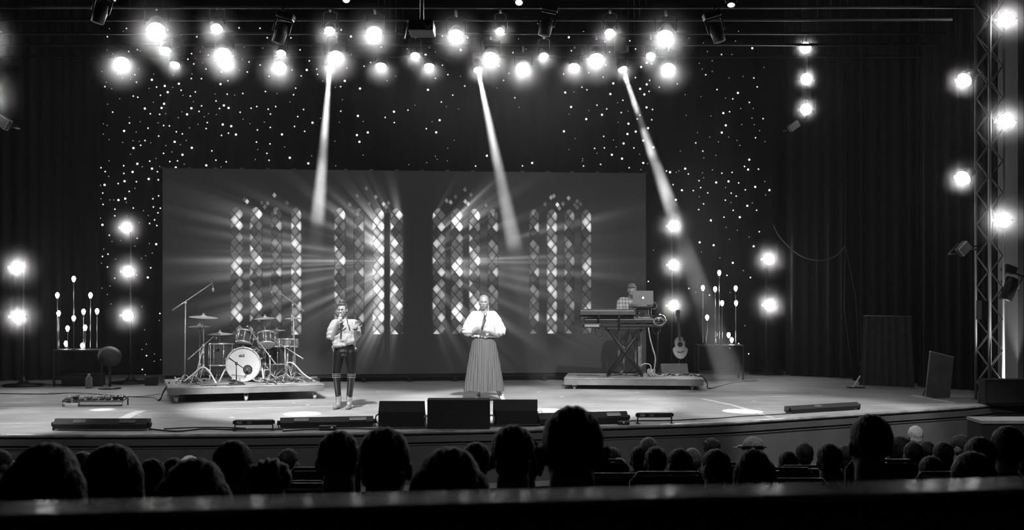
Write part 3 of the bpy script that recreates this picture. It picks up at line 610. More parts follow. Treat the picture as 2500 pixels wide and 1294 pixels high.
# ------------------------------------------------------------------ drum kit
SHELL = mat('dark_lacquered_shell', .07, .15, .1, .1, 5, coat=.6); HEAD = mat('white_drum_head', .6, .45, 0, .06, 3)
BRASS = mat('cymbal_bronze', .55, .35, .35, .12, 20); GREYH = mat('grey_stand', .34, .35, .4)
def drum(name, label, cat, c, axis, r, dpt, nl=8, shell=SHELL, head=HEAD, legs=None):
    # axis points to the batter side
    q4 = Vector(axis).to_track_quat('Z', 'Y'); t = thing(name, label, cat, c, q4.to_euler())
    q = MB(); q.lathe([(r, -dpt/2), (r, dpt/2)], n=32, cap=False); q.lathe([(r*.985, dpt/2), (r*.985, -dpt/2)], n=32, cap=False); q.build('shell', shell, t)
    for (s, nm) in ((1, 'batter_head'), (-1, 'resonant_head')):
        q = MB(); q.lathe([(r*.97, s*(dpt/2+.002)), (0, s*(dpt/2+.006))], n=32, cap=False); q.build(nm, head, t)
        q = MB(); q.lathe([(r, s*(dpt/2-.012)), (r+.012, s*(dpt/2-.01)), (r+.012, s*(dpt/2+.014)), (r-.004, s*(dpt/2+.014)), (r-.004, s*(dpt/2))], n=32, cap=False); q.build('hoop', CHROME, t)
    for k in range(nl):
        a = 2*PI*(k+.5)/nl; q = MB(); x, y = math.cos(a)*(r+.012), math.sin(a)*(r+.012)
        q.cyl((x, y, -dpt/2), (x, y, dpt/2), .004, n=6); q.cyl((x, y, -dpt*.18), (x, y, dpt*.18), .011, n=8); q.build('lug', CHROME, t)
    return t
kc = at(594, 891, 19.6); KR = .278
kd = (Vector((kc.x*.86, 0, kc.z))-kc); kd.z = 0; kd.normalize()
q4 = kd.to_track_quat('Z', 'Y'); kz = STAGE+DRZ+KR+.016
kick = thing('bass_drum', 'bass drum with a big pale front head and small round port', 'drum', (kc.x, kc.y, kz), (PI/2, 0, math.atan2(kd.x, -kd.y)*1.0))
q = MB(); q.lathe([(KR, -.44), (KR, -.02)], n=48, cap=False); q.lathe([(KR*.985, -.02), (KR*.985, -.44)], n=48, cap=False); q.build('shell', SHELL, kick)
q = MB(); q.lathe([(KR*.97, -.002), (KR*.6, .003), (.0, .006)], n=48, cap=False); fh = q.build('front_head', HEAD, kick)
q = MB(); q.lathe([(KR*.97, -.445), (0, -.45)], n=48, cap=False); q.build('batter_head', HEAD, kick)
for z in (-.03, -.47):
    q = MB(); q.lathe([(KR-.008, z), (KR+.014, z), (KR+.014, z+.045), (KR-.008, z+.045), (KR-.008, z)], n=48, cap=False); q.build('hoop', mat('pale_hoop', .6, .25, .2), kick)
q = MB(); px_, py_ = .075, -.085
q.lathe([(.072, .008), (.078, .012), (.064, .014), (.060, .004)], (px_, py_, 0), n=28, cap=False); q.build('port_ring', BLACK, fh)
q = MB(); q.lathe([(.062, .0075), (0, .0078)], (px_, py_, 0), n=28, cap=False); q.build('port_hole', mat('grey_pillow_in_port', .05, .8, 0, .9, 30), fh)
# the maker's letters on the head
def stroke(q, pts, r=.0045): q.tube([(x, y, .0085) for x, y in pts], r, 6)
q = MB(); s_ = .034; ox, oy = -.052, .128
circ = [(ox+.016*math.cos(a)*1.15, oy+.012+.013*math.sin(a)) for a in np.linspace(0, 2*PI, 16)]
stroke(q, circ); stroke(q, [(ox+.0185, oy), (ox+.0185, oy+.040)]); 
d_ = q.build('letter_d', BLK, fh)
q = MB(); ox2 = ox+.031
stroke(q, [(ox2, oy+.026), (ox2, oy+.003), (ox2+.003, oy), (ox2+.036, oy), (ox2+.039, oy+.003), (ox2+.039, oy+.034), (ox2+.014, oy+.034)]); stroke(q, [(ox2+.0195, oy), (ox2+.0195, oy+.024)]); q.build('letter_w', BLK, fh)
for k in range(10):
    a = 2*PI*(k+.5)/10; x, y = math.cos(a)*(KR+.02), math.sin(a)*(KR+.02)
    q = MB(); q.cyl((x, y, -.46), (x, y, .01), .005, n=6); q.cyl((x, y, -.16), (x, y, -.08), .013, n=8); q.cyl((x, y, -.38), (x, y, -.3), .013, n=8); q.box((x, y, .008), (.03, .03, .02)); q.build('lug', CHROME, kick)
SPUR = mat('white_spur', .8, .3, .2)
for s in (-1, 1):
    q = MB(); q.tube([(s*(KR+.01), -.06, -.1), (s*(KR+.035), -.10, -.02), (s*(KR+.08+.02*(s < 0)), -.288, .12)], [.012, .014, .013], 8); q.build('spur', SPUR, kick)
def tr(x, y, D): return at(x, y, D)
tom = drum('rack_tom', 'small dark rack tom mounted left above the bass drum', 'drum', tr(598, 825, 19.72), (.10, .38, .9), .128, .20)
tom2 = drum('rack_tom', 'small dark rack tom mounted right above the bass drum', 'drum', tr(650, 829, 19.75), (-.12, .40, .9), .14, .19)
ft = drum('floor_tom', 'large dark floor tom left of the bass drum', 'drum', Vector((tr(541, 860, 20.0).x, 20.0, STAGE+DRZ+.43)), (0, .06, 1), .2, .36)
ft2 = drum('floor_tom', 'dark floor tom half hidden right behind the bass drum', 'drum', Vector((tr(672, 870, 20.35).x, 20.35, STAGE+DRZ+.40)), (0, .06, 1), .18, .30)
for f_, r_, h_ in ((ft, .2, .43), (ft2, .18, .40)):
    for k in range(3):
        a = 2*PI*k/3+.9; q = MB(); x, y = math.cos(a)*(r_+.03), math.sin(a)*(r_+.03)
        q.tube([(x, y, .1), (x, y, -h_+.04), (x*1.12, y*1.12, -h_+.006)], .008, 6); q.build('leg', CHROME, f_)
for t_, z0 in ((tom, 0), (tom2, 0)):
    q = MB(); iv = t_.matrix_basis.inverted(); a = iv @ Vector((kc.x, kc.y+.2, kz+KR-.005)); q.tube([a, a+(iv.to_3x3() @ Vector((0, 0, .1))), (.0, .13 if t_ is tom else .14, 0)], .013, 8); q.build('mount', CHROME, t_)
sn = drum('snare_drum', 'shallow snare drum right of the rack toms', 'drum', tr(703, 838, 20.35), (0, .1, 1), .17, .12, shell=mat('steel_shell', .5, .3, .9))
q = MB(); h = (tr(703, 838, 20.35).z-STAGE-DRZ); q.cyl((0, 0, -.07), (0, 0, -h+.2), .014, n=8)
for k in range(3):
    a = 2*PI*k/3; q.tube([(0, 0, -h+.26), (math.cos(a)*.24, math.sin(a)*.24, -h+.008)], .009, 6); q.tube([(0, 0, -.12), (math.cos(a)*.17, math.sin(a)*.17, -.07)], .008, 6)
q.build('snare_stand', CHROME, sn)
def tripod(q, x, y, z0, h0, spread, r=.008, a0=.4, n=3):
    for k in range(n):
        a = 2*PI*k/n+a0; q.tube([(x, y, z0+h0), (x+math.cos(a)*spread, y+math.sin(a)*spread, z0+.012)], r, 6)
def cymbal(px, py, D, r, label, tilt=(0, 0), base_z=None, hat=False, spread=.2, stand=GREYH):
    c = at(px, py, D); z0 = STAGE+DRZ; h = c.z-z0
    t = thing('cymbal_stand' if not hat else 'hi_hat', label, 'cymbal', (c.x, c.y, z0))
    R = Euler((tilt[0], tilt[1], 0)); prof = [(r, -.014), (r*.6, .0), (r*.22, .010), (r*.16, .022), (r*.06, .034), (.006, .036)]
    def cym(z, flip=1):
        q = MB(); q.lathe([(a, b*flip) for a, b in prof]+[(a, b*flip-.003) for a, b in prof[::-1]], n=36, cap=False)
        o = q.build('cymbal', BRASS, t); o.location = (0, 0, z); o.rotation_euler = R
    cym(h)
    if hat: cym(h-.018, -1)
    q = MB(); q.cyl((0, 0, .1), (0, 0, h*.55), .014, n=10); q.cyl((0, 0, h*.5), (0, 0, h+.05), .009, n=8); q.cyl((0, 0, h*.53), (0, 0, h*.58), .022, n=10); q.cyl((0, 0, h+.028), (0, 0, h+.055), .014, n=10); q.build('pole', stand, t)
    q = MB(); tripod(q, 0, 0, 0, .26, spread); q.cyl((0, 0, .2), (0, 0, .3), .02, n=8); q.build('tripod', stand, t)
    return t
cymbal(497, 773, 19.55, .235, 'highest crash cymbal on the far left of the kit', (.05, .07))
cymbal(488, 796, 19.95, .185, 'small dark cymbal just under the far left crash', (.03, 0))
cymbal(537, 814, 20.1, .215, 'ride cymbal above the left floor tom', (.05, 0))
cymbal(647, 776, 20.0, .19, 'crash cymbal high above the right rack tom', (.04, -.03))
cymbal(676, 806, 20.3, .15, 'hi-hat pair right of the rack toms', (.03, 0), hat=True)
cymbal(716, 776, 20.4, .155, 'crash cymbal highest on the right of the kit', (.05, 0))
t = thing('drum_throne', 'black drum throne behind the right side of the kit', 'stool', (tr(694, 900, 20.6).x, 20.6, STAGE+DRZ))
q = MB(); q.lathe([(0, .58), (.15, .575), (.16, .55), (.155, .5), (0, .495)], n=24); q.build('seat', BLK, t)
q = MB(); q.cyl((0, 0, .1), (0, 0, .5), .014, n=8); tripod(q, 0, 0, 0, .24, .22); q.build('stand', GREYH, t)
MICM = mat('microphone_body', .06, .4, .3); GRILLE = mat('microphone_grille', .35, .5, .8, .3, 200)
def mic_stand(label, foot, top, tail, tip, base='tripod', zb=DRZ, m=GREYH, mic=None, r=.009, spread=.24):
    # foot: plan point on the deck; top: clutch; tail/tip: the two ends of the boom
    z0 = STAGE+zb; t = thing('boom_stand', label, 'microphone stand', (foot.x, foot.y, z0)); o = Vector((foot.x, foot.y, z0))
    q = MB(); q.tube([(0, 0, .06), top-o], [r*1.25, r], 8); q.cyl(top-o-Vector((0, 0, .02)), top-o+Vector((0, 0, .03)), .02, n=8); q.build('pole', m, t)
    q = MB(); q.tube([tail-o, tail-o+(tip-tail)*.25, tip-o], [.013, .009, .007], 8); q.build('boom', m, t)
    q = MB()
    if base == 'tripod': tripod(q, 0, 0, 0, .16, spread)
    else: q.lathe([(.12, 0), (.12, .02), (.02, .035), (.012, .08)], n=20)
    q.build('base', m, t)
    if mic:
        a, b = mic; mt = thing('microphone', 'microphone clipped to '+label, 'microphone', a); d = b-a; L = d.length; mt.rotation_euler = d.to_track_quat('Z', 'Y').to_euler()
        q = MB(); q.lathe([(0, 0), (.010, .004), (.012, .02), (.012, L*.72), (.016, L*.75)], n=12); q.build('body', MICM, mt)
        q = MB(); q.lathe([(.016, L*.75), (.021, L*.8), (.021, L*.95), (.012, L), (0, L)], n=12); q.build('grille', GRILLE, mt)
    return t
def dk(px, py, D): p = at(px, py, D); return Vector((p.x, p.y, STAGE+DRZ))
D = 19.1
mic_stand('tall boom stand at the left front of the kit', dk(451, 925, D), at(453, 741, D), at(421, 757.5, D), at(517.5, 692, D+.3), mic=(at(516.6, 674, D+.3), at(521, 713, D+.3)))
D = 19.75
mic_stand('tall boom stand at the right of the kit', dk(722, 925, D), at(715, 746, D), at(742.7, 760, D-.1), at(663, 699, D+.2), mic=(at(659, 684, D+.2), at(665, 719, D+.2)))
D = 19.3
mic_stand('slanting boom stand reaching down from the left rack tom', dk(660, 925, D), at(659, 872, D), at(673.6, 889.6, D), at(609, 804, D+.2), mic=(at(612, 808, D+.2), at(603, 796, D+.25)), spread=.18)
D = 19.45
mic_stand('slanting boom stand at the far right of the kit', dk(697, 925, D), at(695.7, 848, D), at(740, 876, D-.1), at(665, 828, D+.2), mic=(at(665, 828, D+.2), at(658, 822, D+.25)), spread=.18)
D = 19.2
mic_stand('short boom stand by the left floor tom', dk(474, 926, 19.0), at(497, 846, D), at(459, 878, D), at(521, 822, D+.3), mic=(at(521, 822, D+.3), at(529, 826, D+.35)), spread=.18)
D = 19.25
mic_stand('low black stand in front of the bass drum', dk(577, 932, D), at(577, 888, D), at(559, 874, D), at(597, 901, D+.2), base='round', m=BLACK, mic=(at(594, 898, D+.15), at(603, 903, D+.3)), r=.008)
def cable(name, pts, r, m, label, cat='cable'):
    P = curve_pts(pts, 5); q = MB(); q.tube(P, r, 6); return tag(q.build(name, m, origin=P[0]), label, cat)
DECK = STAGE+DRZ
def dl(x, y, z=0.): p = RP(dr, x, y); return (p.x, p.y, DECK+z)
cable('cable_hose', [at(450, 931, 18.9), at(470, 915, 18.9), at(493, 897, 18.9), at(509, 904, 18.9), at(520, 922, 18.8), at(528, 936, 18.7)], .014, CABLE2, 'pale cable hose arching over the left front of the drum riser')
cable('cable_hose', [at(700, 887, 19.7), at(708, 885, 19.7), at(720, 891, 19.6), at(741, 913, 19.6), at(768, 931, 19.45)], .013, CABLE2, 'pale cable hose arching off the right end of the drum riser')
r = random.Random(5); k = 0
for (x0, x1, n, lab) in ((.05, .75, 9, 'tangled cable heaped on the left end of the drum riser'), (1.5, 2.4, 11, 'tangled cable heaped on the right end of the drum riser')):
    for i in range(n):
        cx_, cy_ = r.uniform(x0+.1, x1-.1), r.uniform(.25, 1.1); pts = []; R_ = r.uniform(.05, .2); a0 = r.uniform(0, 6)
        for j in range(9): a = a0+j*.85; pts.append(dl(min(max(cx_+math.cos(a)*R_*r.uniform(.6, 1.5), .03), 2.4), max(cy_+math.sin(a)*R_*r.uniform(.5, 1.2), .08), .01+r.random()*.07+.014*(j % 2)))
        c = cable('cable', pts, r.choice([.006, .008, .01]), [CABLE, CABLE2, CABLE, mat('grey_cable', .2, .5)][i % 4], lab)
        c['group'] = 'cables tangled on the drum riser'
for i, (x0, y0, x1, y1) in enumerate([(.5, .15, 1.5, .3), (1.2, .2, 2.2, .15), (.9, .12, 1.7, .45), (1.6, .1, 2.3, .5)]):
    cable('cable', [dl(x0, y0, .008), dl((x0*2+x1)/3, y0+.06, .008), dl((x0+2*x1)/3, y1-.05, .01), dl(x1, y1, .01)], .007, [CABLE, CABLE2][i % 2], 'cable lying along the %s of the drum riser deck' % ['left middle', 'right front', 'centre', 'far right'][i])
def boxthing(name, label, cat, p, size, rot, m, lab_part=None, bev=.01):
    t = thing(name, label, cat, p, (0, 0, rot)); q = MB(); q.box((0, 0, size[2]/2), size, bev=bev); q.build('case', m, t); return t
t = boxthing('stage_box', 'small white junction box on the rear left of the drum riser', 'box', dl(.22, .9), (.16, .1, .06), .3, mat('white_box', .6, .5))
q = MB()
for i in range(4): q.cyl((-.06+.04*i, -.052, .03), (-.06+.04*i, -.06, .03), .012, n=8)
q.build('socket', BLACK, t)
t = thing('kick_pedal', 'chrome bass drum pedal set behind the right spur', 'pedal', dl(1.62, .62), (0, 0, .4))
q = MB(); q.box((0, 0, .02), (.1, .28, .012), (.18, 0, 0)); q.build('footboard', CHROME, t); q = MB(); q.tube([(-.05, .12, 0), (-.05, .12, .2), (.05, .12, .2), (.05, .12, 0)], .01, 6); q.build('frame', CHROME, t)

# ------------------------------------------------------------------ keyboards
KD = 21.62
KBM = mat('keyboard_case', .035, .35, .1); KEYW = mat('white_keys', .8, .3); KEYB = mat('black_keys', .02, .3)
def keyboard(label, px0, px1, ytop, h_, D, dpt, tilt):
    a = at(px0, ytop, D); c = at(px1, ytop, D); w_ = c.x-a.x
    t = thing('synthesizer_keyboard', label, 'keyboard', ((a.x+c.x)/2, D, a.z-h_), (tilt, 0, 0), 'keyboards on the X stand')
    q = MB(); q.box((0, 0, h_/2), (w_, dpt, h_), bev=.012); q.build('case', KBM, t)
    q = MB(); q.box((0, dpt*.22, h_+.004), (w_*.9, dpt*.42, .014)); k = q.build('white_keys', KEYW, t)
    q = MB(); n = 35
    for i in range(n):
        if i % 7 not in (2, 6): q.box((-w_*.45+w_*.9*(i+1)/n, dpt*.12, h_+.016), (.012, dpt*.22, .014))
    q.build('black_keys', KEYB, t)['kind'] = 'stuff'
    q = MB(); q.box((0, -dpt*.3, h_+.003), (w_*.7, dpt*.2, .006)); q.build('control_panel', mat('panel_grey', .12, .4), t)
    q = MB()
    q.box((0, -dpt/2-.003, h_*.72), (w_*.96, .006, .012)); q.build('trim_line', mat('grey_trim', .3, .4), t)
    return t
keyboard('upper keyboard with a black case on the X stand', 1414, 1549, 757, .11, 21.48, .30, -.14)
keyboard('lower longer keyboard under the first one', 1424, 1601, 776, .095, 21.62, .34, .0)
t = thing('sound_module', 'grey module box under the left end of the keyboards', 'sound module', at(1444, 800, 21.45))
q = MB(); q.box((0, 0, .04), (.32, .22, .08), bev=.008); q.build('case', KBM, t); q = MB(); q.box((0, -.112, .04), (.26, .006, .04)); q.build('panel', mat('module_panel', .45, .4, 0, .6, 60), t)
XS = thing('keyboard_stand', 'black double X stand holding both keyboards', 'keyboard stand', RP(kr, 1.2, .45, KRZ)); o = XS.location
for (D, nm) in ((21.42, 'front_brace'), (21.82, 'rear_brace')):
    for (a, b) in (((1485, 803), (1568, 915)), ((1566, 803), (1484, 917))):
        A = at(a[0], a[1], D); B_ = at(b[0], b[1], D); B_.z = STAGE+KRZ+.02; q = MB(); q.tube([A-o, B_-o], .031, 8); q.build(nm, BLACK, XS)
for (x, y) in ((1485, 803), (1566, 803)):
    q = MB(); q.tube([at(x, y, 21.35)-o, at(x, y, 21.9)-o], .02, 8); q.build('support_arm', BLACK, XS)
for (x) in (1484, 1568):
    a = at(x, 917, 21.35); a.z = STAGE+KRZ+.018; b_2 = at(x, 917, 21.9); b_2.z = a.z; q = MB(); q.tube([a-o, b_2-o], .018, 8); q.build('foot', BLACK, XS)
q = MB(); A = at(1526, 859, 21.38); q.cyl(A-o, A-o+Vector((0, .5, 0)), .045, n=16); q.build('pivot', BLACK, XS)
for (x0, x1, y, h_) in ((1440, 1600, 795, .05), (1478, 1572, 803, .06)):
    A = at(x0, y, 21.6); B_ = at(x1, y, 21.6); q = MB(); q.box((A+B_)/2-o, (B_.x-A.x, .3, h_), bev=.01); q.build('support_rail', BLACK, XS)
for (x, y2) in ((1452, 818), (1536, 815), (1592, 812)):
    q = MB(); q.tube(curve_pts([at(x, 795, 21.4)-o, at(x+4, y2, 21.38)-o, at(x+16, y2+3, 21.38)-o, at(x+24, 797, 21.4)-o], 4), .006, 6); q.build('hanging_cable', BLACK, XS)
for x in (1462, 1512):
    q = MB(); q.tube([at(x, 803, 21.4)-o, at(x, 762, 21.34)-o], .012, 6); q.build('tier_arm', BLACK, XS)
# laptop
lp = at(1570, 748, 21.45)
t = thing('laptop', 'open grey laptop with a glowing apple mark, lid towards the hall', 'laptop', lp, (0, 0, -.05))
LAPM = mat('grey_aluminium_lid', .075, .4, .5, .05)
q = MB(); q.box((0, .12, .0), (.37, .25, .018), bev=.006); q.build('base', LAPM, t)
q = MB(); q.box((0, 0, .155), (.375, .009, .265), (-.16, 0, 0), bev=.004); ld = q.build('lid', LAPM, t)
q = MB(); q.box((0, .008, .155), (.345, .004, .235), (-.16, 0, 0)); q.build('screen', mat('laptop_screen', .1, .3, emit=.8), ld)
M_ = Matrix.Translation((0, 0, .155)) @ Euler((-.16, 0, 0)).to_matrix().to_4x4()
ap = [(0, .014), (.006, .018), (.014, .016), (.019, .008), (.013, .002), (.019, -.006), (.012, -.019), (.005, -.021), (0, -.018), (-.005, -.021), (-.012, -.019), (-.018, -.006), (-.018, .006), (-.012, .016), (-.005, .018)]
q = MB(); q.prism(ap, .002, M_ @ Matrix.Translation((0, -.0062, 0))); q.prism([(0, .021), (.003, .029), (.009, .033), (.007, .025)], .002, M_ @ Matrix.Translation((0, -.0062, 0))); q.build('emblem', mat('lit_emblem', .8, .4, emit=1.), ld)
t = thing('laptop_stand', 'black pole and tray holding the laptop above the keyboards', 'laptop stand', (lp.x-.07, lp.y+.14, STAGE+KRZ))
q = MB(); h = lp.z-STAGE-KRZ-.015; q.cyl((-.02, 0, .02), (-.02, 0, h-.06), .014, n=8); tripod(q, -.02, 0, 0, .2, .25); q.build('pole', BLACK, t)
q = MB(); q.box((.07, -.02, h-.01), (.33, .22, .016)); q.box((.07, -.02, h-.05), (.2, .14, .06), (0, 0, 0)); q.build('tray', BLK, t)
# shiny round pad module with looped cables at the right end
c = at(1607, 783, 21.55)
t = thing('percussion_pad', 'shiny rounded black pad unit at the right end of the keyboards', 'percussion pad', c, (.2, 0, 0))
GLB = mat('glossy_black', .03, .12, .2, .1, 10, coat=1.)
q = MB(); q.ell((0, 0, 0), (.15, .16, .125), nu=24, nv=12); q.build('shell', GLB, t)
for i in range(3):
    q = MB(); q.tube([(math.cos(a)*(.07+.02*i), -.12-.012*i, math.sin(a)*(.05+.012*i)+.01*i) for a in np.linspace(0, 2*PI, 18)], .007, 6, closed=True); q.build('rim', CHROME, t)
q = MB(); q.cyl((0, 0, -.08), (0, 0, -(c.z-STAGE-KRZ)+.02), .014, n=8); q.build('post', BLACK, t)
KZ = STAGE+KRZ
cable('cable_hose', [at(1583, 800, 21.4), at(1587, 825, 21.38), at(1594, 852, 21.35), at(1600, 875, 21.35), at(1597, 905, 21.4)], .013, CABLE2, 'pale cable hose dropping from the keyboards to the riser')
cable('cable_hose', [at(1565, 893, 21.4), at(1575, 888, 21.4), at(1588, 892, 21.4), at(1590, 908, 21.4), at(1598, 918, 21.4)], .012, CABLE2, 'pale hose arching into the white cable knot on the keyboard riser')
cable('cable', [at(1586, 748, 21.5), at(1597, 738, 21.5), at(1604, 748, 21.5), at(1596, 755, 21.5), at(1590, 752, 21.5), at(1590, 775, 21.55)], .008, mat('grey_cable'), 'grey cable looping behind the laptop')
r = random.Random(11)
for i in range(12):
    big = i < 5; cx_, cy_ = (1590, 21.45) if big else (r.choice([1570, 1610, 1640, 1670, 1700]), 21.5+r.uniform(-.2, .25)); c = at(cx_, 915, cy_); pts = []; R_ = .07 if big else r.uniform(.06, .16)
    for j in range(9):
        a = j*.9+i; pts.append((c.x+math.cos(a)*R_*r.uniform(.5, 1.1), c.y+math.sin(a)*R_*.7, KZ+.012+(r.random()*.13 if big else r.random()*.04)))
    cc = cable('cable', pts, .008, CABLE2 if (big or i % 3 == 0) else CABLE, 'white cable knotted in a heap at the foot of the X stand' if big else 'thin cable tangled on the right end of the keyboard riser')
    cc['group'] = 'knotted white cable on the keyboard riser' if big else 'cables scattered on the keyboard riser'
cable('cable', [RP(kr, 2.4, .5, KRZ+.01), RP(kr, 2.5, .5, KRZ), RP(kr, 2.56, .4, .1), RP(kr, 2.6, .3, .012), onfloor(1790, 935), onfloor(1850, 930)], .012, CABLE, 'black cable spilling off the right end of the keyboard riser')
for x in (1408, 1500):
    cable('cable', [at(x, 913, 21.6).lerp(at(x, 913, 21.6), 0)*1.0 + Vector((0, 0, KZ+.008-at(x, 913, 21.6).z)), Vector((at(x+25, 913, 21.75).x, 21.7, KZ+.008)), Vector((at(x+55, 913, 21.6).x, 21.55, KZ+.008))], .006, CABLE, 'thin cable on the %s of the keyboard riser' % ('left' if x == 1408 else 'middle'))
# guitar on its stand, amp wedge
g = at(1660, 849, 23.2); t = thing('acoustic_guitar', 'pale acoustic guitar with a cutaway standing behind the keyboard riser', 'guitar', g, (-.12, -.05, 0))
GW = mat('spruce_top', .42, .4, 0, .08, 3); out = []
for k in range(48):
    a = 2*PI*k/48; z = .22*math.cos(a); wv = .15*math.sin(a); zz = z/.22
    f = 1.0 if zz < 0 else .80; waist = 1-.22*math.exp(-((zz-.18)/.22)**2); out.append((wv*f*waist, z))
out = [(x if not (x > .06 and z > .13) else .06+(x-.06)*.35, z) for x, z in out]
q = MB(); q.prism(out, .10); bd = q.build('body', GW, t)
q = MB(); q.lathe([(.045, 0), (.0, .0)], (0, -.0515, .06), (0, -1, 0), n=24, cap=False); q.build('sound_hole', BLK, bd)
q = MB(); q.lathe([(.054, 0), (.048, .001), (.046, 0)], (0, -.051, .06), (0, -1, 0), n=24, cap=False); q.build('rosette', mat('rosette', .12, .5), bd)
q = MB(); q.tube([(-.07, -.055, -.075), (-.03, -.058, -.09), (.03, -.058, -.09), (.07, -.055, -.075)], .008, 6); q.build('bridge', mat('dark_wood', .05, .5), bd)
q = MB(); q.box((0, -.045, .38), (.05, .03, .50)); q.build('neck', mat('neck_wood', .12, .5), t)
q = MB(); q.box((0, -.04, .68), (.07, .02, .13)); hd = q.build('headstock', mat('neck_wood', .12, .5), t)
q = MB()
for s in (-1, 1):
    for k in range(3): q.cyl((s*.03, -.04, .64+.04*k), (s*.055, -.04, .64+.04*k), .007, n=6)
q.build('tuners', CHROME, hd)
t = thing('guitar_stand', 'thin black stand under the guitar', 'guitar stand', (g.x, g.y+.05, STAGE))
h = g.z-STAGE; q = MB(); q.tube([(-.08, -.14, h-.2), (-.08, .06, h-.22), (.08, .06, h-.22), (.08, -.14, h-.2)], .01, 6); q.build('cradle', BLACK, t)
q = MB(); q.tube([(0, .06, h-.22), (0, .14, h+.3)], .01, 6); tripod(q, 0, .07, 0, h-.22, .28); q.build('legs', BLACK, t)
def wedge(name, label, p, rot, w_, h_, d_, slope=.5, m=CARPET, cat='monitor speaker', grp=None):
    # side profile: flat back to the hall, sloping grille to the players
    t = thing(name, label, cat, p, (0, 0, rot), grp)
    prof = [(-d_/2, 0), (-d_/2, h_*slope), (-d_/2+d_*.28, h_), (-d_/2+d_*.42, h_), (d_/2, h_*.22), (d_/2, 0)]
    q = MB(); n = len(prof); vs = [(-w_/2, a, b) for a, b in prof]+[(w_/2, a, b) for a, b in prof]
    q.add(vs, [tuple(range(n))[::-1], tuple(range(n, 2*n))]+[(i, (i+1) % n, (i+1) % n+n, i+n) for i in range(n)]); q.build('cabinet', m, t)
    q = MB(); A = Vector((0, -d_/2+d_*.44, h_-.01)); B_ = Vector((0, d_/2-.01, h_*.26)); L = (B_-A).length; a = math.atan2(B_.z-A.z, B_.y-A.y)
    q.box((A+B_)/2+Vector((0, .005, .006)), (w_*.9, L*.9, .012), (a, 0, 0)); q.build('grille', mat('steel_grille', .05, .5, .5), t)
    return t
wg = wedge('monitor_wedge', 'grey monitor wedge on the floor behind the keyboard riser', Vector((at(1643, 900, 22.75).x, 22.75, STAGE)), .1, .52, .36, .4, .4, mat('grey_cabinet', .10, .7)); 
for k, (x, y) in enumerate(((0, 0),)): pass

# ------------------------------------------------------------------ tables with bulb lamps
STEEL = mat('painted_steel_frame', .06, .5, .4)
def table(label, px0, px1, ytop, D, dpt):
    a = at(px0, ytop, D); c = at(px1, ytop, D); w_ = c.x-a.x; h = a.z-STAGE
    t = thing('metal_table', label, 'table', ((a.x+c.x)/2, D+dpt/2, STAGE))
    q = MB(); q.box((0, 0, h-.015), (w_, dpt, .03), bev=.005); q.build('top', STEEL, t)
    for sx in (-1, 1):
        for sy in (-1, 1): q = MB(); q.box((sx*(w_/2-.02), sy*(dpt/2-.02), h/2-.015), (.035, .035, h-.03)); q.build('leg', STEEL, t)
    q = MB(); q.box((0, -dpt/2+.02, h*.25), (w_-.04, .02, .03)); q.build('rail', STEEL, t)
    return t, a.z
tl, zl = table('dark metal table holding the left cluster of bulbs', 128, 250, 854, 21.7, .5)
tr_, zr = table('dark metal table holding the right cluster of bulbs', 1703, 1817, 843, 23.3, .5)
t = thing('equipment_case', 'dark case standing under the left bulb table', 'case', (tl.location.x+.02, tl.location.y, STAGE)); q = MB(); q.box((0, 0, .12), (.7, .36, .24), bev=.02); q.build('body', mat('case_dark', .03, .6), t)
def bulb(px, py, D, ztab, label, grp, lean=0., lit=True):
    c = at(px, py, D); h = c.z-ztab; t = thing('bulb_lamp', label, 'bulb lamp', (c.x, c.y, ztab), (0, 0, 0), grp)
    q = MB(); q.lathe([(0, h+.055), (.022, h+.045), (.036, h+.012), (.032, h-.018), (.016, h-.05), (.014, h-.06)], (lean, 0, 0), n=14, cap=False); q.build('bulb', BULB if lit else mat('unlit_glass', .3, .1), t)
    q = MB(); q.cyl((lean, 0, h-.09), (lean, 0, h-.055), .016, n=10); q.build('socket', BLACK, t)
    q = MB(); q.tube(curve_pts([(lean, 0, h-.09), (lean*1.3, 0, h*.55), (0, 0, h*.25), (0, 0, .01)], 4), .007, 6); q.build('rod', ALU, t)
    q = MB(); q.lathe([(.045, 0), (.045, .008), (.01, .014)], n=14); q.build('foot', BLACK, t)
for (x, y, l, ln) in [(180, 681, 'topmost bulb of the left cluster on a bent rod', 0), (140, 721, 'upper bulb at the left of the left cluster', 0), (221, 721, 'upper bulb at the right of the left cluster', 0), (143, 765, 'bulb second down at the left side of the left cluster', .0),
    (204, 761, 'bulb right of centre, second row of the left cluster', 0), (237, 760, 'bulb farthest right in the left cluster', 0), (180, 777, 'bulb in the very middle of the left cluster', 0), (165, 802, 'third row left bulb of the left cluster', 0),
    (208, 800, 'third row right bulb of the left cluster', 0), (161, 839, 'lowest left bulb of the left cluster', 0), (201, 844, 'lowest right bulb of the left cluster', 0)]:
    bulb(x, y, 21.78+.3*((x*7 % 10)/10), zl, l, 'bulb lamps on the left table', ln)
for (x, y, l, ln) in [(1756, 666, 'topmost bulb of the right cluster', 0), (1716, 703, 'upper bulb farthest left in the right cluster', 0), (1746, 706, 'upper bulb beside the tallest rod of the right cluster', 0), (1796, 704, 'upper bulb farthest right in the right cluster', 0),
    (1763, 740, 'middle bulb of the right cluster', 0), (1797, 740, 'bulb under the upper right one of the right cluster', 0), (1724, 775, 'slanting bulb low at the left of the right cluster', .02), (1779, 818, 'upper of the two lowest bulbs of the right cluster', 0), (1784, 830, 'lowest bulb of the right cluster', .02)]:
    bulb(x, y, 23.4+.3*((x*7 % 10)/10), zr, l, 'bulb lamps on the right table', ln)
bulb(1748, 816, 23.5, zr, 'unlit bulb low in the middle of the right cluster', 'bulb lamps on the right table', 0, False)

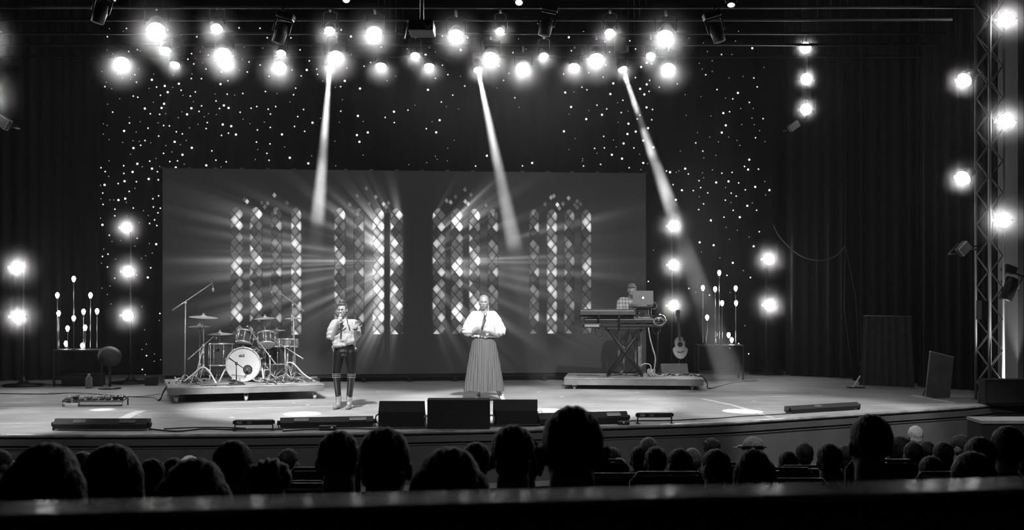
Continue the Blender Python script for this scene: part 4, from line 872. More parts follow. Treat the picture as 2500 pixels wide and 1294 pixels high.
# fan, jug, little things at the left
t = thing('pedestal_fan', 'dark floor fan turned sideways right of the left bulb table', 'fan', (at(268, 925, 21.2).x, 21.2, STAGE))
c = Vector((0, 0, at(268, 870, 21.2).z-STAGE)); q = MB(); q.lathe([(0, -.05), (.12, -.045), (.21, -.015), (.21, .015), (.12, .04), (0, .045)], c, (.4, -.7, .6), n=28, cap=False); q.build('cage', mat('fan_cage', .03, .6, .2), t)
q = MB(); q.cyl((0, 0, .03), c-Vector((0, 0, .03)), .02, n=8); q.build('pole', STEEL, t); q = MB(); q.lathe([(.2, 0), (.2, .02), (.05, .04)], n=24); q.build('base', STEEL, t)
t = thing('water_jug', 'pale plastic jug on the floor under the left bulb table', 'jug', (at(215, 920, 21.3).x, 21.35, STAGE+.0))
q = MB(); q.lathe([(.055, 0), (.06, .02), (.06, .18), (.03, .22), (.022, .24)], n=16); q.build('body', mat('jug_plastic', .35, .4), t); q = MB(); q.lathe([(.024, .24), (.024, .265), (0, .266)], n=12); q.build('cap', WHITE, t)
boxthing('equipment_case', 'small dark box by the foot of the LED wall at left', 'case', Vector((at(378, 905, 22.2).x, 22.0, STAGE)), (.2, .2, .16), 0, mat('case_dark'))
# pedal board
p = onfloor(228, 992); t = thing('pedal_board', 'effects pedal board on a metal frame at the left of the stage', 'pedal board', (p.x, p.y+.1, STAGE), (0, 0, .04))
PBF = mat('pedalboard_frame', .12, .4, .5); q = MB()
q.tube([(-.45, -.16, .02), (.45, -.16, .02), (.45, -.16, .085), (-.45, -.16, .085)], .012, 6, closed=True); q.tube([(-.45, -.16, .085), (-.45, .14, .12), (.45, .14, .12), (.45, -.16, .085)], .012, 6); q.tube([(-.45, .14, .12), (-.45, .14, .0)], .012, 6); q.tube([(.45, .14, .12), (.45, .14, .0)], .012, 6)
q.box((0, 0, .1), (.9, .3, .008), (.11, 0, 0)); q.build('frame', PBF, t)
r = random.Random(3)
for i in range(9):
    x = -.4+i*.1; q = MB(); q.box((x, -.02+.03*(i % 2), .13), (.07, .12, .04), (.11, 0, 0), bev=.006); pd = q.build('pedal', [mat('pale_pedal', .6, .4), mat('grey_pedal', .3, .4), mat('dark_pedal', .05, .4)][[0, 2, 0, 1, 0, 1, 1, 2, 2][i]], t)
    q = MB(); q.cyl((x-.015, .03, .155), (x-.015, .03, .17), .008, n=8); q.cyl((x+.015, .03, .155), (x+.015, .03, .17), .008, n=8); q.cyl((x, -.05, .15), (x, -.05, .165), .009, n=8); q.build('knobs', WHITE, pd)
p = onfloor(173, 994); t = thing('effects_pedal', 'single pale effects pedal left of the pedal board', 'pedal', (p.x, p.y+.05, STAGE)); q = MB(); q.box((0, 0, .03), (.2, .12, .06), (.2, 0, 0), bev=.01); q.build('case', mat('pale_pedal'), t); q = MB(); q.cyl((0, 0, .06), (0, 0, .085), .015, n=10); q.build('switch', CHROME, t)
cable('cable', [onfloor(-40, 961), onfloor(110, 963), onfloor(180, 960), onfloor(260, 965), onfloor(330, 970), onfloor(375, 971), RP(dr, -.12, .5, .02), RP(dr, -.06, .8, .1), RP(dr, .05, .9, DRZ+.02)], .016, CABLE, 'thick black cable running left along the stage from the drum riser')
cable('cable', [onfloor(120, 960), onfloor(200, 961), onfloor(290, 967), onfloor(345, 968), onfloor(390, 962)], .01, mat('grey_cable'), 'thin grey cable beside the thick one left of the drum riser')

# ------------------------------------------------------------------ lights and speakers along the stage edge
LABEL = mat('worn_sticker', .33, .6, 0, .3, 60); LABELD = mat('dull_sticker', .09, .6, 0, .3, 40)
def strip_light(label, p0, p1, h_, d_, stickers, flip=False):
    a = Vector(p0); c = Vector(p1); d = c-a; w_ = d.length; t = thing('strip_light', label, 'strip light', ((a+c)/2).to_tuple(), (0, 0, math.atan2(d.y, d.x)), 'strip lights along the stage edge')
    t.location.z = STAGE
    prof = [(0, .02), (0, h_*.55), (d_*.4, h_), (d_, h_*.9), (d_, .02)]
    n = len(prof); q = MB(); vs = [(-w_/2+.02, y, z) for y, z in prof]+[(w_/2-.02, y, z) for y, z in prof]
    q.add(vs, [tuple(range(n))[::-1], tuple(range(n, 2*n))]+[(i, (i+1) % n, (i+1) % n+n, i+n) for i in range(n)]); q.build('housing', mat('strip_black', .009, .6), t)
    ang = math.atan2(h_*.45, d_*.4); L = math.hypot(h_*.45, d_*.4)
    for (u, sw, kind) in stickers:
        q = MB(); q.box((-w_/2+u*w_, d_*.2-.003, h_*.775+.003), (sw*w_, L*.55, .003), (ang, 0, 0)); s = q.build('sticker', LABELD if kind == 0 else LABEL, t)
        if kind == 2:
            q = MB(); q.box((-w_/2+u*w_, d_*.12-.003, h_*.69+.003), (sw*w_*.96, L*.13, .006), (ang, 0, 0)); q.build('sticker_line', mat('bright_sticker', .75, .6), s)
    for s in (-1, 1):
        q = MB(); q.cyl((s*(w_/2-.02), d_*.4, h_*.5), (s*(w_/2+.02), d_*.4, h_*.5), .03, n=12); q.box((s*(w_/2), d_*.4, h_*.25), (.012, .06, h_*.5)); q.build('bracket', BLACK, t)
    return t
def edgept(px, py): return onfloor(px, py)
strip_light('long black strip light at the far left stage edge with two dull stickers', edgept(125, 1052), edgept(361, 1052), .15, .2, [(.28, .13, 0), (.78, .17, 0)])
strip_light('long black strip light left of the monitor wedges with pale stickers', edgept(680, 1047), edgept(916, 1042), .135, .2, [(.235, .15, 1), (.82, .18, 2)])
strip_light('black strip light right of the monitor wedges, half hidden by a head', edgept(1312, 1040), edgept(1538, 1034), .16, .2, [(.83, .15, 2)])
a = onfloor(1930, 1011); c = onfloor(2103, 1000); strip_light('slanted strip light at the right stage edge trailing a cable', a, c, .11, .16, [(.4, .1, 0)])
def led_bar(label, x0, x1, yb, htop, h_):
    a = onfloor(x0, yb); c = onfloor(x1, yb-1); w_ = (c-a).length; t = thing('light_bar', label, 'light bar', ((a.x+c.x)/2, (a.y+c.y)/2, STAGE), (0, 0, math.atan2(c.y-a.y, c.x-a.x)), 'small light bars on legs')
    q = MB(); q.box((0, 0, htop-h_/2), (w_*.96, .08, h_), bev=.01); q.build('housing', BLACK, t)
    q = MB(); q.lathe([(.018, 0), (0, .001)], (-w_*.38, -.042, htop-h_/2), (0, -1, 0), n=12, cap=False); q.lathe([(.018, 0), (0, .001)], (-w_*.32, -.042, htop-h_/2), (0, -1, 0), n=12, cap=False); q.build('dial', mat('dial_grey', .2, .5), t)
    q = MB(); q.box((-w_*.1, -.042, htop-h_/2), (.06, .004, h_*.6)); q.build('plate', LABELD, t)
    for s in (-1, 1): q = MB(); q.box((s*w_*.47, 0, (htop-h_)/2), (.012, .05, htop-h_)); q.box((s*w_*.47, 0, .005), (.05, .12, .01)); q.build('leg', BLACK, t)
    for s in (-1, 1): q = MB(); q.cyl((s*w_*.48, 0, htop-h_/2), (s*w_*.52, 0, htop-h_/2), .025, n=10); q.build('knob', BLACK, t)
led_bar('small light bar on legs left of the long centre strip light', 571, 669, 1051, .135, .065)
led_bar('small light bar on legs at the right of the centre', 1554, 1642, 1034, .145, .065)
wedge('monitor_wedge', 'left black stage monitor of the three in front of the singers', Vector((at(980, 1046, 15.3).x, 15.45, STAGE)), 0, .585, .335, .42, .62, grp='stage monitors in front of the singers')
wedge('monitor_wedge', 'middle and biggest stage monitor, its slab face to the hall', Vector((at(1119, 1046, 15.1).x, 15.35, STAGE)), 0, .80, .385, .42, .97, grp='stage monitors in front of the singers')
wedge('monitor_wedge', 'right black stage monitor beside the head with the big ears', Vector((at(1258, 1042, 15.5).x, 15.65, STAGE)), 0, .585, .335, .42, .6, grp='stage monitors in front of the singers')
r = random.Random(2)
def edgecable(x0, x1, up, label, rr=.008):
    pts = []; 
    n = max(3, int((x1-x0)/60))
    for i in range(n+1):
        x = x0+(x1-x0)*i/n; j = [k for k in range(len(EDGE_PX)-1) if EDGE_PX[k][0] <= x][-1]; (xa, ya), (xb, yb) = EDGE_PX[j], EDGE_PX[j+1]; y = ya+(yb-ya)*(x-xa)/(xb-xa)
        p = onfloor(x, y-up-r.uniform(0, 5)); p.z = STAGE+rr+.002+r.random()*.01; pts.append(p)
    cable('cable', pts, rr, CABLE, label)
edgecable(365, 690, 3, 'black cable lying along the stage edge right of the far left strip light', .012)
edgecable(400, 600, 7, 'second black cable wandering behind the first near the small left light bar', .01)
edgecable(690, 930, 2, 'black cable in front of the long centre strip light', .01)
edgecable(925, 1320, 1.5, 'black cable in front of the three monitors', .01)
edgecable(1480, 1700, 3, 'black cable under the small right light bar', .01)
edgecable(1690, 1930, 4, 'black cable leading to the slanted strip light', .008)
t = boxthing('power_box', 'flat black power box on the stage edge under the centre strip light', 'box', onfloor(800, 1050), (.22, .08, .06), 0, BLACK)
q = MB(); q.cyl((.06, -.045, .035), (.06, -.06, .035), .014, n=10); q.build('socket', WHITE, t)
t = boxthing('power_box', 'flat black power box by the right strip light', 'box', onfloor(1522, 1036.5), (.16, .08, .05), 0, BLACK)
q = MB(); q.cyl((.0, -.045, .03), (.0, -.055, .03), .012, n=10); q.build('socket', WHITE, t)
for (x, y, l) in ((924, 1040, 'pale coiled cable left of the left monitor'), (1318, 1030, 'pale coiled cable right of the right monitor'), (1040, 1044, 'pale coiled cable between the left and middle monitors'), (1199, 1042, 'pale coiled cable between the middle and right monitors')):
    p = onfloor(x, y); q = MB(); r_ = .045
    q.tube([(p.x+math.cos(a)*r_*(1-.02*a), p.y+.03*math.sin(a*2), STAGE+.09+math.sin(a)*r_*1.6*(1-.03*a)) for a in np.linspace(0, 12, 40)], .006, 6); tag(q.build('coiled_cable', CABLE2, origin=(p.x, p.y, STAGE)), l, 'cable')
    bpy.context.view_layer.update()

# ------------------------------------------------------------------ right side: truss, drapes, boards
TRM = mat('truss_aluminium', .22, .45, .6, .08, 3)
tb = at(2416, 918, 18.95); t = thing('truss_tower', 'tall aluminium lattice truss tower at the right edge of the stage', 'truss', (tb.x, tb.y, STAGE), (0, 0, .42))
cs = [(-.145, -.145), (.145, -.145), (.145, .145), (-.145, .145)]
for (x, y) in cs: q = MB(); q.cyl((x, y, .0), (x, y, 8.7), .025, n=12); q.build('chord', TRM, t)
for k in range(4):
    (x0, y0), (x1, y1) = cs[k], cs[(k+1) % 4]; pts = []; n = 34
    for i in range(n+1): a = .08 if i % 2 == (k % 2) else .92; pts.append((x0+(x1-x0)*a, y0+(y1-y0)*a, .05+i*8.6/n))
    q = MB(); q.tube(pts, .0145, 6); q.build('lacing', TRM, t)
q = MB(); q.box((0, 0, .01), (.4, .4, .02)); q.build('base_plate', TRM, t)
c = at(2398, 757, 18.8); q = MB(); q.box(t.matrix_basis.inverted() @ c, (.14, .12, .3)); q.build('power_pack', BLACK, t)
spot_light('truss_uplight', (tb.x+.30, tb.y-.12, STAGE+.12), (tb.x-.02, tb.y+.02, STAGE+2.0), 170, 62, .8, .04)
for (x, y, r_, l) in ((2457, 47, .125, 'highest'), (2455, 296, .12, 'middle'), (2447, 537, .12, 'lowest')): par(at(x, y, 18.75), r_, l+' of three round lamps clamped to the right of the truss tower', 'round lamps clamped to the truss tower')
for (x, y, l) in ((2355, 195, 'upper'), (2352, 433, 'lower')): par(at(x, y, 18.7), .115, l+' of two tilted lamps clamped to the left of the truss tower', 'tilted lamps left of the truss tower', face=(-.95, -.78, -.75) if True else None)
for (x0, y0, x1, y1) in ((2366, 188, 2392, 180), (2362, 425, 2388, 417), (2366, 612, 2388, 604)):
    tl_ = thing('lamp_bar', 'short pipe arm sticking left from the truss at row %s' % {188: 'of the upper tilted lamp', 425: 'of the lower tilted lamp', 612: 'of the unlit panel'}[y0], 'pipe arm', at(x0, y0, 18.8)); q = MB(); q.cyl((0, 0, 0), at(x1+12, y1, 18.92)-at(x0, y0, 18.8), .016, n=8); q.build('pipe', BLACK, tl_)
c = at(2468, 690, 18.9); t = thing('moving_head_light', 'dark unlit moving head on the wall right of the truss', 'stage light', c, (0, .35, 0))
q = MB(); q.lathe([(.1, -.3), (.11, -.28), (.12, -.05), (.09, .08), (0, .1)], n=16); q.build('housing', BLACK, t); q = MB(); q.tube([(-.14, 0, -.05), (-.14, 0, .16), (.14, 0, .16), (.14, 0, -.05)], .02, 6); q.box((-.08, .05, .2), (.2, .2, .12), bev=.02); q.build('yoke', BLACK, t)
q = MB(); q.cyl((0, .1, .2), (0, .45, .2), .02, n=8); q.build('bracket', BLACK, t)
a = at(2385, 982, 18.6); c = at(2486, 982, 18.6); h = 61*18.6/F; t = boxthing('subwoofer', 'black subwoofer box in front of the truss tower', 'speaker', Vector(((a.x+c.x)/2, 18.42, STAGE)), (c.x-a.x, .28, h), 0, mat('subwoofer_black', .007, .8), bev=.01)
q = MB(); q.box((0, -.145, h/2), ((c.x-a.x)*.92, .012, h*.85)); q.build('grille', mat('steel_grille'), t)
# leaning board
t = thing('leaning_board', 'tall dark board leaning at an angle near the right stage corner', 'board', onfloor(2288, 972), (-.10, .22, .38)); q = MB(); q.box((0, 0, .36), (.50, .03, .74)); q.build('panel', mat('board_face', .10, .6, 0, .35, 3), t)
q = MB(); q.box((0, 0, .735), (.5, .035, .012)); q.build('edge_strip', mat('pale_edge', .5, .5), t); q = MB(); q.tube([(0, .015, .6), (0, .34, .05)], .012, 6); q.build('strut', BLACK, t)
# draped partition and its white strut
a = onfloor(2118, 940); a = at(2112, 940, 22.0); t = thing('draped_partition', 'low partition covered with a dark pleated cloth at right', 'partition', (at(2166, 930, 21.6).x, 21.6, STAGE), (0, 0, -.55))
m_ = mat('dark_grey_cloth', .03, .9, 0, .2, 8, .3); o_ = drape_mesh(.86, .02, 1.30, 7, .022, 5, flare=.16).build('cloth', m_, t); o_.location = (-.43, -.05, 0)
q = MB(); q.tube([(-.42, 0, 0), (-.42, 0, 1.3), (.42, 0, 1.3), (.42, 0, 0)], .016, 6); q.build('frame', ALU, t)
t = thing('white_strut', 'short bright white strut leaning by the partition foot', 'strut', (at(2084, 928, 21.4).x, 21.4, STAGE)); q = MB(); q.box((.05, 0, .11), (.02, .02, .26), (0, .55, 0)); q.build('bar', WHITE, t); q = MB(); q.box((.04, 0, .008), (.3, .16, .016)); q.build('foot', BLACK, t)
# side drapes
DR2 = mat('black_masking_drape', .009, .95, 0, .25, 3)
for (x0, x1, D0, D1, folds, l) in ((1915, 2100, 24.6, 23.6, 6, 'black side drape just right of the star cloth'), (2085, 2260, 23.0, 22.2, 6, 'black side drape behind the low partition'), (2240, 2440, 21.6, 20.6, 7, 'black side drape nearest the truss tower'), (-160, 150, 22.8, 23.4, 9, 'black side drape at the far left of the stage'), (130, 245, 23.9, 24.2, 4, 'black side drape between the left wall and the star cloth')):
    a = at(x0, 900, D0); c = at(x1, 900, D1); t = thing('stage_drape', l, 'curtain', (a.x, a.y, STAGE), (0, 0, math.atan2(c.y-a.y, c.x-a.x)), 'black masking drapes beside the stage')
    drape_mesh(math.hypot(c.x-a.x, c.y-a.y), .01, 8.7, folds, .07, int(x0+500), nz=5).build('cloth', DR2, t)
cable('cable', [at(1888, 548, 22.5), at(1905, 580, 22.4), at(1950, 622, 22.3), at(2000, 636, 22.2), at(2040, 625, 22.2), at(2064, 600, 22.2)], .01, mat('grey_cable'), 'thin cable swagged across the dark drape at right')
t = thing('rope', 'two thin ropes hanging down the drape from the swagged cable', 'rope', at(2064, 598, 22.2)); q = MB(); q.tube([(0, 0, 3.9), (0, 0, 0), (-.02, 0, -1.2), (.12, 0, -2.35)], .008, 6); q.tube([(0, 0, 0), (.2, 0, -1.), (.25, 0, -2.3)], .008, 6); q.build('strand', mat('dark_rope', .05, .8), t)
# stage-left lamps just outside the frame, their glow reaches in
for (x, y, l) in ((-34, 100, 'upper'), (-34, 235, 'lower')): par(at(x, y, 17.5), .12, l+' round lamp at the left frame edge', 'round lamps at the left frame edge')
# lit ledge at the lower right
a = onfloor(2400, 1022); t = thing('side_step', 'low ledge catching light at the lower right beyond the stage', 'step', (at(2460, 1020, 16.0).x+.4, 16.0, 0)); h = at(2460, 1022, 16.0).z
q = MB(); q.box((0, 0, h/2-.02), (1.7, .5, h-.04)); q.build('body', mat('ledge_side_shaded', .008, .9), t); q = MB(); q.box((0, 0, h-.02), (1.72, .52, .04)); q.build('top', mat('ledge_top_lit', .25, .4), t)  # lit top and shaded side are put into the two colours
spot_light('ledge_fill_light', (at(2460, 1020, 16).x+.3, 15.9, h+2.6), (at(2460, 1020, 16).x+.4, 16, h), 30, 30, .8, .05)  # unseen lamp added to brighten the ledge top
# ------------------------------------------------------------------ people
def blob(name, prims, vox, m, parent=None, M=None, smooth=3, fold=None):
    """tapered limbs and rounded masses fused into one continuous skin"""
    q = MB()
    for p in prims:
        if p[0] == 'c':
            a, b_, r1, r2 = Vector(p[1]), Vector(p[2]), p[3], p[4]
            q.tube([a, b_], [r1, r2], 14); q.ell(a, r1, nu=14, nv=9); q.ell(b_, r2, nu=14, nv=9)
        elif p[0] == 'e': q.ell(p[1], p[2], p[3] if len(p) > 3 else None, nu=20, nv=14)
        elif p[0] == 't': q.tube(curve_pts(p[1], 5), p[2], 12)
        elif p[0] == 'm': q.add(p[1], p[2])
    me = bpy.data.meshes.new('tmp'); me.from_pydata(q.v, [], q.f); o = bpy.data.objects.new('tmp', me); COL.objects.link(o)
    r = o.modifiers.new('r', 'REMESH'); r.mode = 'VOXEL'; r.voxel_size = vox; r.use_smooth_shade = True
    if smooth: s_ = o.modifiers.new('s', 'SMOOTH'); s_.factor = .5; s_.iterations = smooth
    dg = bpy.context.evaluated_depsgraph_get(); ev = o.evaluated_get(dg); nm = bpy.data.meshes.new_from_object(ev); nm.name = name
    bpy.data.objects.remove(o); bpy.data.meshes.remove(me)
    nm.materials.clear(); nm.materials.append(m)
    if fold:                                   # soft cloth folds running down from above
        amp, fr, zt, zb = fold; nv = len(nm.vertices); co = np.empty(nv*3); nm.vertices.foreach_get('co', co); co = co.reshape(-1, 3)
        no = np.array([v.normal[:] for v in nm.vertices]); x, y, z = co.T
        k = np.clip((zt-z)/(zt-zb), 0, 1)**.7
        d = np.sin(fr*(x+.35*z*np.sin(4*z+3*x))+2*np.sin(3.1*z+9*y))+.5*np.sin(fr*1.7*(x-.2*z)+7*y)
        co += no*(amp*k*d)[:, None]; nm.vertices.foreach_set('co', co.ravel()); nm.update()
    if M is not None: nm.transform(M)
    ob = bpy.data.objects.new(name, nm); COL.objects.link(ob)
    if parent is not None: ob.parent = parent
    return ob
def head_prims(c, s=1., R=None):
    """head facing -Y, c = centre of the head, s = scale; ears, nose, lips, chin, brow"""
    R = R or Matrix.Identity(3); c = Vector(c)
    P = lambda x, y, z: c+R @ Vector((x, y, z))*s
    e = R.to_euler()[:] if R else None
    E = lambda x, y, z, r: ('e', P(x, y, z), [k*s for k in r], e)
    return [E(0, .02, .03, (.074, .092, .085)), E(0, -.02, -.02, (.062, .07, .085)), E(0, -.045, -.075, (.036, .036, .032)), E(0, -.01, -.06, (.052, .06, .045)),
            ('c', P(0, -.088, .01), P(0, -.106, -.02), .008*s, .0125*s), E(-.011, -.098, -.024, (.008, .01, .007)), E(.011, -.098, -.024, (.008, .01, .007)),
            E(0, -.084, .026, (.05, .014, .01)), E(-.035, -.066, -.012, (.02, .02, .017)), E(.035, -.066, -.012, (.02, .02, .017)),
            E(0, -.088, -.05, (.02, .011, .0065)), E(0, -.084, -.060, (.017, .011, .0065)),
            E(-.074, .012, -.002, (.011, .02, .032)), E(.074, .012, -.002, (.011, .02, .032))]
def face_parts(t, body, c, s, R, skin_dark, closed=False, lips=.22, browc=.05):
    P = lambda x, y, z: Vector(c)+R @ Vector((x, y, z))*s
    e = R.to_euler()[:]
    for sx in (-1, 1):
        q = MB(); q.ell(P(sx*.028, -.079, .006), [.014*s, .007*s, .0065*s], e, 12, 8); q.build('eye', mat('shaded_eyelid', .16, .5) if closed else mat('eye_dark', .05, .3), body)
        q = MB(); q.tube([P(sx*.012, -.094, .026), P(sx*.028, -.095, .031), P(sx*.046, -.082, .027)], [.004*s, .005*s, .003*s], 6); q.build('eyebrow', mat('brow_%.2f' % browc, browc, .8), body)
    q = MB(); q.tube([P(-.022, -.091, -.054), P(0, -.099, -.052), P(.022, -.091, -.054)], [.004*s, .0065*s, .004*s], 6); q.build('lips', mat('lip_tone', lips, .5), body)
def hand_prims(wrist, d, n, side, curl=.5, s=1., spread=.12, curls=None):
    """d towards the fingertips, n out of the back of the hand, side = +1/-1 where the thumb leaves"""
    w_ = Vector(wrist); d = Vector(d).normalized(); n = Vector(n); n = (n-d*n.dot(d)).normalized(); x = d.cross(n).normalized()*side
    out = [('c', w_, w_+d*.045*s, .026*s, .030*s)]
    for k in range(3): out.append(('c', w_+d*.02*s+x*(.012*(k-1))*s, w_+d*.082*s+x*(.021*(k-1))*s, .017*s, .013*s))
    L = (.072, .082, .076, .06)
    for k in range(4):
        base = w_+d*.084*s+x*((.030-.020*k)*s); a = (curls[k] if curls else curl*(1+.08*k)); dd = (d+x*(spread*(1-k*.66))).normalized(); p = base; r = .0092*s
        for j, f in enumerate((.45, .32, .23)):
            ang = a*(.6 if j == 0 else 1.0)*(j+.6); dv = dd*math.cos(ang)-n*math.sin(ang); e = p+dv*L[k]*f*s; out.append(('c', p, e, r, r*.9)); p = e; r *= .9
    tb = w_+d*.025*s+x*.026*s; td = (d*.55+x*.75-n*.25).normalized(); p1 = tb+td*.042*s; td2 = (d*.8+x*.25-n*.4*(.5+curl)).normalized(); p2 = p1+td2*.032*s; p3 = p2+(td2-n*.3*curl).normalized()*.024*s
    out += [('c', tb, p1, .014*s, .011*s), ('c', p1, p2, .011*s, .0095*s), ('c', p2, p3, .0095*s, .008*s)]
    return out
I3 = Matrix.Identity(3)
HAIRD = mat('dark_hair', .05, .45, 0, .5, 60, .5); HAIRB = mat('fair_hair', .40, .5, 0, .25, 60, .4); HAIRM = mat('mid_hair', .16, .5, 0, .3, 60, .4)
def mic_handheld(name_label, a, b_):
    mt = thing('microphone', name_label, 'microphone', a); d = Vector(b_)-Vector(a); L = d.length; mt.rotation_euler = d.to_track_quat('Z', 'Y').to_euler()
    q = MB(); q.lathe([(0, 0), (.016, .004), (.017, .03), (.0145, .08), (.019, L*.76)], n=16); q.build('body', MICM, mt)
    q = MB(); q.lathe([(.019, L*.76), (.027, L*.82), (.027, L*.92), (.016, L), (0, L)], n=16); q.build('grille', GRILLE, mt)
    q = MB(); q.lathe([(.0275, L*.83), (.0275, L*.86)], n=16); q.build('band', CHROME, mt)
    return mt

# --- singer on the left
def singer_left():
    D = 17.69; ft_ = onfloor(841, 998); t = thing('person', 'woman with a dark bun, loose pale top and black trousers, singing, one palm raised', 'person', (ft_.x, D, STAGE), (0, 0, -.14))
    hc = (-.025, -.02, 1.475); hs = .92; R = Euler((.05, -.05, -.05)).to_matrix()
    hip = .93; sh = 1.30
    b = head_prims(hc, hs, R)
    b += [('c', (-.02, .01, 1.28), (-.02, .005, 1.42), .052, .05), ('c', (-.13, .02, 1.285), (.13, .02, 1.285), .045, .045),
          ('e', (0, .01, 1.16), (.14, .085, .15)), ('e', (0, .01, 1.02), (.11, .075, .12)), ('e', (0, .02, .91), (.13, .08, .09))]
    # legs
    kn = {-1: (-.115, -.03, .47), 1: (.115, -.02, .47)}; an = {-1: (-.095, .01, .09), 1: (.068, .02, .10)}
    for s in (-1, 1): b += [('c', (s*.085, .02, .86), kn[s], .07, .045), ('c', kn[s], an[s], .045, .032), ('c', an[s], (an[s][0]+s*.008, -.07, .05), .03, .02)]
    # image-left arm brings the microphone up; image-right arm is raised with an open palm
    eL = (-.175, -.03, 1.06); wL = (-.045, -.19, 1.285); eR = (.19, -.03, 1.06); wR = (.215, -.17, 1.20)
    b += [('c', (-.165, .01, 1.285), eL, .046, .038), ('c', eL, wL, .039, .025), ('c', (.165, .01, 1.285), eR, .046, .038), ('c', eR, wR, .039, .024)]
    b += hand_prims(wL, (.30, -.12, .75), (-.45, -.9, .1), 1, 1.25, .92, .02)
    b += hand_prims(wR, (.35, -.1, .95), (-.5, .9, .0), -1, .22, .92, .16)
    body = blob('body', b, .0055, SKIN, t, smooth=2)
    face_parts(t, body, hc, hs, R, .2, True, .28, .06)
    P = lambda x, y, z: Vector(hc)+R @ Vector((x, y, z))*hs
    blob('hair', [('e', P(0, .04, .042), (.078, .086, .084)), ('e', P(-.058, .03, .03), (.022, .055, .05)), ('e', P(.058, .03, .03), (.022, .055, .05)), ('e', P(0, -.01, .10), (.056, .055, .026)), ('e', P(.0, .0, .138), (.05, .05, .042)), ('t', [P(.05, .04, -.03), P(.072, .0, -.09), P(.085, -.05, -.15), P(.12, -.09, -.24), P(.135, -.10, -.30)], [.012]+[.010]*19+[.007])] , .006, mat('glossy_dark_hair', .07, .28, 0, .5, 60, .3, coat=.5), body, smooth=1)
    # loose top: boxy, dropped sleeves, hem longer on the left
    TOP = mat('pale_cotton_top', .40, .7, 0, .06, 14, .25)
    p = [('e', (0, .01, 1.18), (.17, .115, .17)), ('c', (-.14, .015, 1.29), (.14, .015, 1.29), .056, .056), ('e', (-.02, .015, 1.335), (.08, .06, .03)), ('e', (0, .0, 1.06), (.175, .122, .13)), ('e', (-.05, -.005, .975), (.14, .120, .07)), ('e', (.04, -.005, 1.03), (.14, .120, .08)),
         ('c', (-.155, .01, 1.28), (-.195, -.01, 1.19), .060, .066), ('c', (-.195, -.01, 1.19), (-.215, -.02, 1.10), .066, .062), ('c', (.155, .01, 1.28), (.195, -.02, 1.19), .060, .062), ('c', (.195, -.02, 1.19), (.205, -.03, 1.11), .062, .058), ('c', (-.14, 0, .98), (-.175, .02, .89), .05, .028), ('c', (.13, .01, 1.0), (.155, .03, .90), .045, .022)]
    top = blob('top', p, .007, TOP, t, smooth=2, fold=(.007, 62, 1.30, 1.0))
    q = MB(); 
    LEA = mat('black_leather', .007, .36, 0, .2, 20, .1)
    p = [('e', (0, .02, .93), (.16, .112, .12)), ('e', (-.08, .035, .86), (.095, .105, .10)), ('e', (.08, .035, .86), (.095, .105, .10)), ('e', (0, .025, .84), (.075, .10, .075))]
    for s in (-1, 1): p += [('c', (s*.09, .02, .84), (kn[s][0], kn[s][1], .50), .093, .062), ('c', (kn[s][0], kn[s][1], .50), (an[s][0], an[s][1], .16), .058, .044)]
    tr = blob('trousers', p, .0065, LEA, t, smooth=14)
    for s in (-1, 1):
        for z in (.50, .525, .475): q = MB(); q.tube([(kn[s][0]+math.cos(a)*.063, kn[s][1]+math.sin(a)*.063, z) for a in np.linspace(0, 2*PI, 18)], .004, 6, closed=True); q.build('knee_seam', mat('seam_sheen', .3, .3), tr)
        bx, by = an[s][0], an[s][1]
        blob('boot', [('c', (bx, by, .19), (bx, by, .06), .048, .042), ('c', (bx, by-.02, .05), (bx+s*.015, by-.15, .032), .04, .032), ('c', (bx, by+.02, .03), (bx, by+.02, .02), .028, .022)], .006, mat('shiny_ankle_boot', .30, .22, .1, .4, 25, coat=.5), t, smooth=1)
    q = MB(); q.tube([(wR[0]+math.cos(a)*.028, wR[1]+math.sin(a)*.028, wR[2]+.002*math.sin(a)) for a in np.linspace(0, 2*PI, 16)], .010, 6, closed=True); q.build('bracelet', BLK, body)
    q = MB(); q.tube([P(-.085, .0, -.03)+Vector((0, math.cos(a)*.012, math.sin(a)*.03)) for a in np.linspace(0, 2*PI, 14)], .005, 6, closed=True); q.build('earring', CHROME, body)
    M = t.matrix_basis; a = M @ Vector((-.012, -.235, 1.19)); c = M @ Vector((-.018, -.145, 1.43)); mic_handheld('black handheld microphone at the mouth of the woman with the bun', a, c)
    return t
